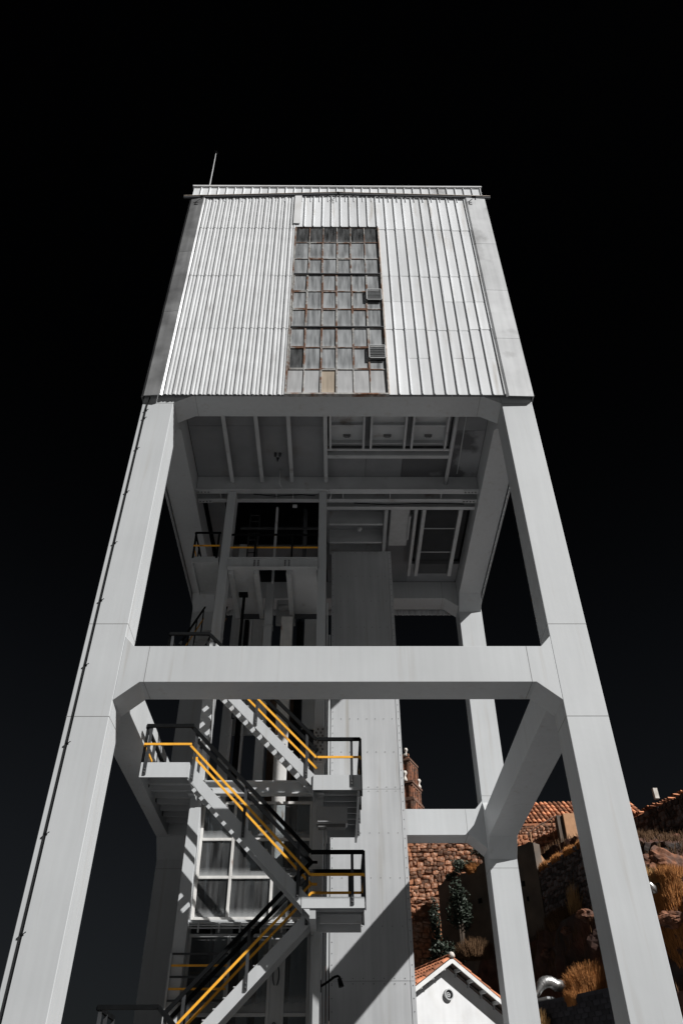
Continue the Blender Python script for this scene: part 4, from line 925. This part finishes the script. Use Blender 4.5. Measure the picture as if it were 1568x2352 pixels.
grass_clump('tall orange dry grass on the slope at the right edge', (15.6, 22.9, 0), 1.0, 1.0, 1.0, 6500, GRASS, 0.2, drape=True)
grass_clump('pale straw grass tuft below the right edge rock outcrop', (15.2, 23.9, 0), 0.7, 0.6, 1.1, 2400, GRASSP, -0.1, drape=True)
grass_clump('rusty dry grass low on the slope at the right edge', (15.0, 22.0, 0), 0.7, 0.9, 0.8, 3000, GRASS, 0.2, drape=True)
grass_clump('orange grass tuft on the high ground behind the right edge rock outcrop', (17.2, 24.6, 0), 1.0, 0.8, 1.1, 2500, GRASS, 0.1, drape=True)
for k_, nm_ in enumerate(('leftmost golden grass tuft on top of the shaded rubble wall', 'second golden grass tuft along the shaded rubble wall top', 'third golden grass tuft along the shaded rubble wall top', 'golden grass tuft on the rubble wall nearest the right leg')):
    grass_clump(nm_, (12.75+0.42*k_, 34.0-1.45*k_, 15.9), 0.35, 0.85, 0.55, 1500, GRASS, 0.1)
grass_clump('small golden grass tuft on top of the plastered wall', (9.2, 38.6, 17.0), 0.5, 0.5, 0.9, 900, GRASS, -0.5)
grass_clump('olive dry grass in shade below the rubble wall', (12.6, 31.4, 12.0), 0.9, 1.2, 1.3, 3500, GRASSD, 0.1)
grass_clump('pale straw stalks in shade against the rubble wall', (13.0, 30.2, 12.3), 0.35, 0.4, 2.2, 220, GRASSP, 0.1)
grass_clump('olive brush in shade behind the gabled house roof', (8.2, 36.0, 11.6), 1.0, 0.8, 1.2, 1600, GRASSD, 0.1)
grass_clump('dry stalks in shade left of the dark block wall', (9.3, 25.9, 6.6), 0.35, 0.3, 1.1, 420, GRASSP, 0.1)
def shrub(name, label, c, rad, n, m, size=0.2, trunk=True):
    t = thing(name, label, 'shrub', (c[0], c[1], c[2]-rad[2]))
    f = B()
    lobes = [(random.uniform(-.6, .6), random.uniform(-.6, .6), random.uniform(-.6, .7), random.uniform(0.35, 0.6)) for k in range(11)]
    for k in range(n):
        lx, ly, lz, lr = random.choice(lobes)
        v = Vector((random.gauss(0, 1), random.gauss(0, 1), random.gauss(0, 1))).normalized()*lr*random.uniform(0.5, 1.0)
        p = Vector((c[0]+(lx+v.x)*rad[0], c[1]+(ly+v.y)*rad[1], c[2]+(lz+v.z)*rad[2]))
        d = Vector((random.uniform(-1, 1), random.uniform(-1, 1), random.uniform(-0.4, 1))).normalized(); e = d.cross(Vector((random.uniform(-1, 1), random.uniform(-1, 1), random.uniform(-1, 1)))).normalized()
        s_ = size*random.uniform(0.6, 1.3); f.quad(p-d*s_*0.5, p+e*s_*0.22, p+d*s_*0.5, p-e*s_*0.22)
    f.build('foliage', m, t, fix=False)
    for k in range(4):
        b_ = Vector((c[0]+random.uniform(-.1, .1), c[1], c[2]-rad[2])); q_ = Vector((c[0]+random.uniform(-.6, .6)*rad[0], c[1]+random.uniform(-.3, .3), c[2]+random.uniform(0, .5)*rad[2]))
        B().tube([b_, b_.lerp(q_, 0.5)+Vector((0.1, 0, 0)), q_], [0.07, 0.05, 0.02], 6).build('branch', BARK, t)
    return t
shrub('shrub', 'grey green shrub on the plastered wall nearest the far right leg', (9.9, 38.4, 18.0), (0.9, 0.6, 0.75), 1300, LEAF, 0.24)
shrub('shrub', 'grey green shrub trailing along the middle of the plastered wall top', (8.8, 39.8, 17.6), (0.9, 0.5, 0.5), 900, LEAF, 0.24)
shrub('shrub', 'small grey green shrub at the left end of the plastered wall top', (7.9, 40.5, 17.15), (0.5, 0.4, 0.32), 450, LEAF, 0.22)
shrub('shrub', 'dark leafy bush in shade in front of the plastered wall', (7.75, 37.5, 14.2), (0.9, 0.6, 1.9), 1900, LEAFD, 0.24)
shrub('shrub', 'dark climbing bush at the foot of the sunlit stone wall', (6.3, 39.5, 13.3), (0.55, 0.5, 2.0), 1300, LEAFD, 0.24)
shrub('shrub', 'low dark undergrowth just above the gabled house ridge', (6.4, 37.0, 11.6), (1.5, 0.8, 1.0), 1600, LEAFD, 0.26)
def boulder(label, c, r, seed, m=ROCKL):
    bm = bmesh.new(); bmesh.ops.create_icosphere(bm, subdivisions=4, radius=1.0)
    for v in bm.verts:
        n_ = v.co.normalized(); k = 1+0.30*fbm(n_.x*1.5+seed, n_.y*1.5, n_.z*1.5, 5)-0.22*abs(fbm(n_.x*3.2+seed, n_.y*3.2, n_.z*3.2, 5)); v.co = Vector((n_.x*r[0], n_.y*r[1], n_.z*r[2]))*k
    me = bpy.data.meshes.new('boulder'); bm.to_mesh(me); bm.free(); me.materials.append(m)
    o = bpy.data.objects.new('boulder', me); C.objects.link(o); o.location = c; tag(o, label, 'boulder', 'boulders on the hillside')
    return o
boulder('large sunlit orange rock outcrop above the dry grass at the right edge', (16.4, 25.2, 13.3), (1.25, 0.8, 0.95), 1.0)
boulder('dark rock ledge with a bright lip below the right edge grass', (14.75, 21.6, 10.15), (0.7, 0.6, 0.35), 4.0)
boulder('sunlit boulder on the cliff lip beside the right leg', (12.95, 28.1, 11.85), (0.5, 0.4, 0.30), 7.0)
boulder('small sunlit boulder left of the boulder on the cliff lip', (12.2, 29.6, 11.45), (0.35, 0.3, 0.22), 9.0)
boulder('small pale stone low on the cliff lip near the far right leg', (11.35, 31.4, 10.75), (0.3, 0.3, 0.2), 12.0)

sc_ = B()
for k in range(5200):
    x, y = random.uniform(9, 22), random.uniform(20, 46)
    z = drop(x, y)
    if z < 5: continue
    for q in range(3):
        hh = random.uniform(0.15, 0.55); a = random.uniform(0, 6.28); lx, ly = 0.35*hh*math.cos(a), 0.35*hh*math.sin(a); w_ = random.uniform(0.012, 0.03); dx, dy = w_*math.sin(a), w_*math.cos(a)
        sc_.quad((x-dx, y-dy, z-0.05), (x+dx, y+dy, z-0.05), (x+lx+dx*0.3, y+ly, z+hh), (x+lx-dx*0.3, y+ly, z+hh))
so = sc_.build('slope_scrub', GRASSD, fix=False); so['kind'] = 'stuff'; so['label'] = 'thin brown scrub scattered over the shaded rock slope'; so['category'] = 'scrub'
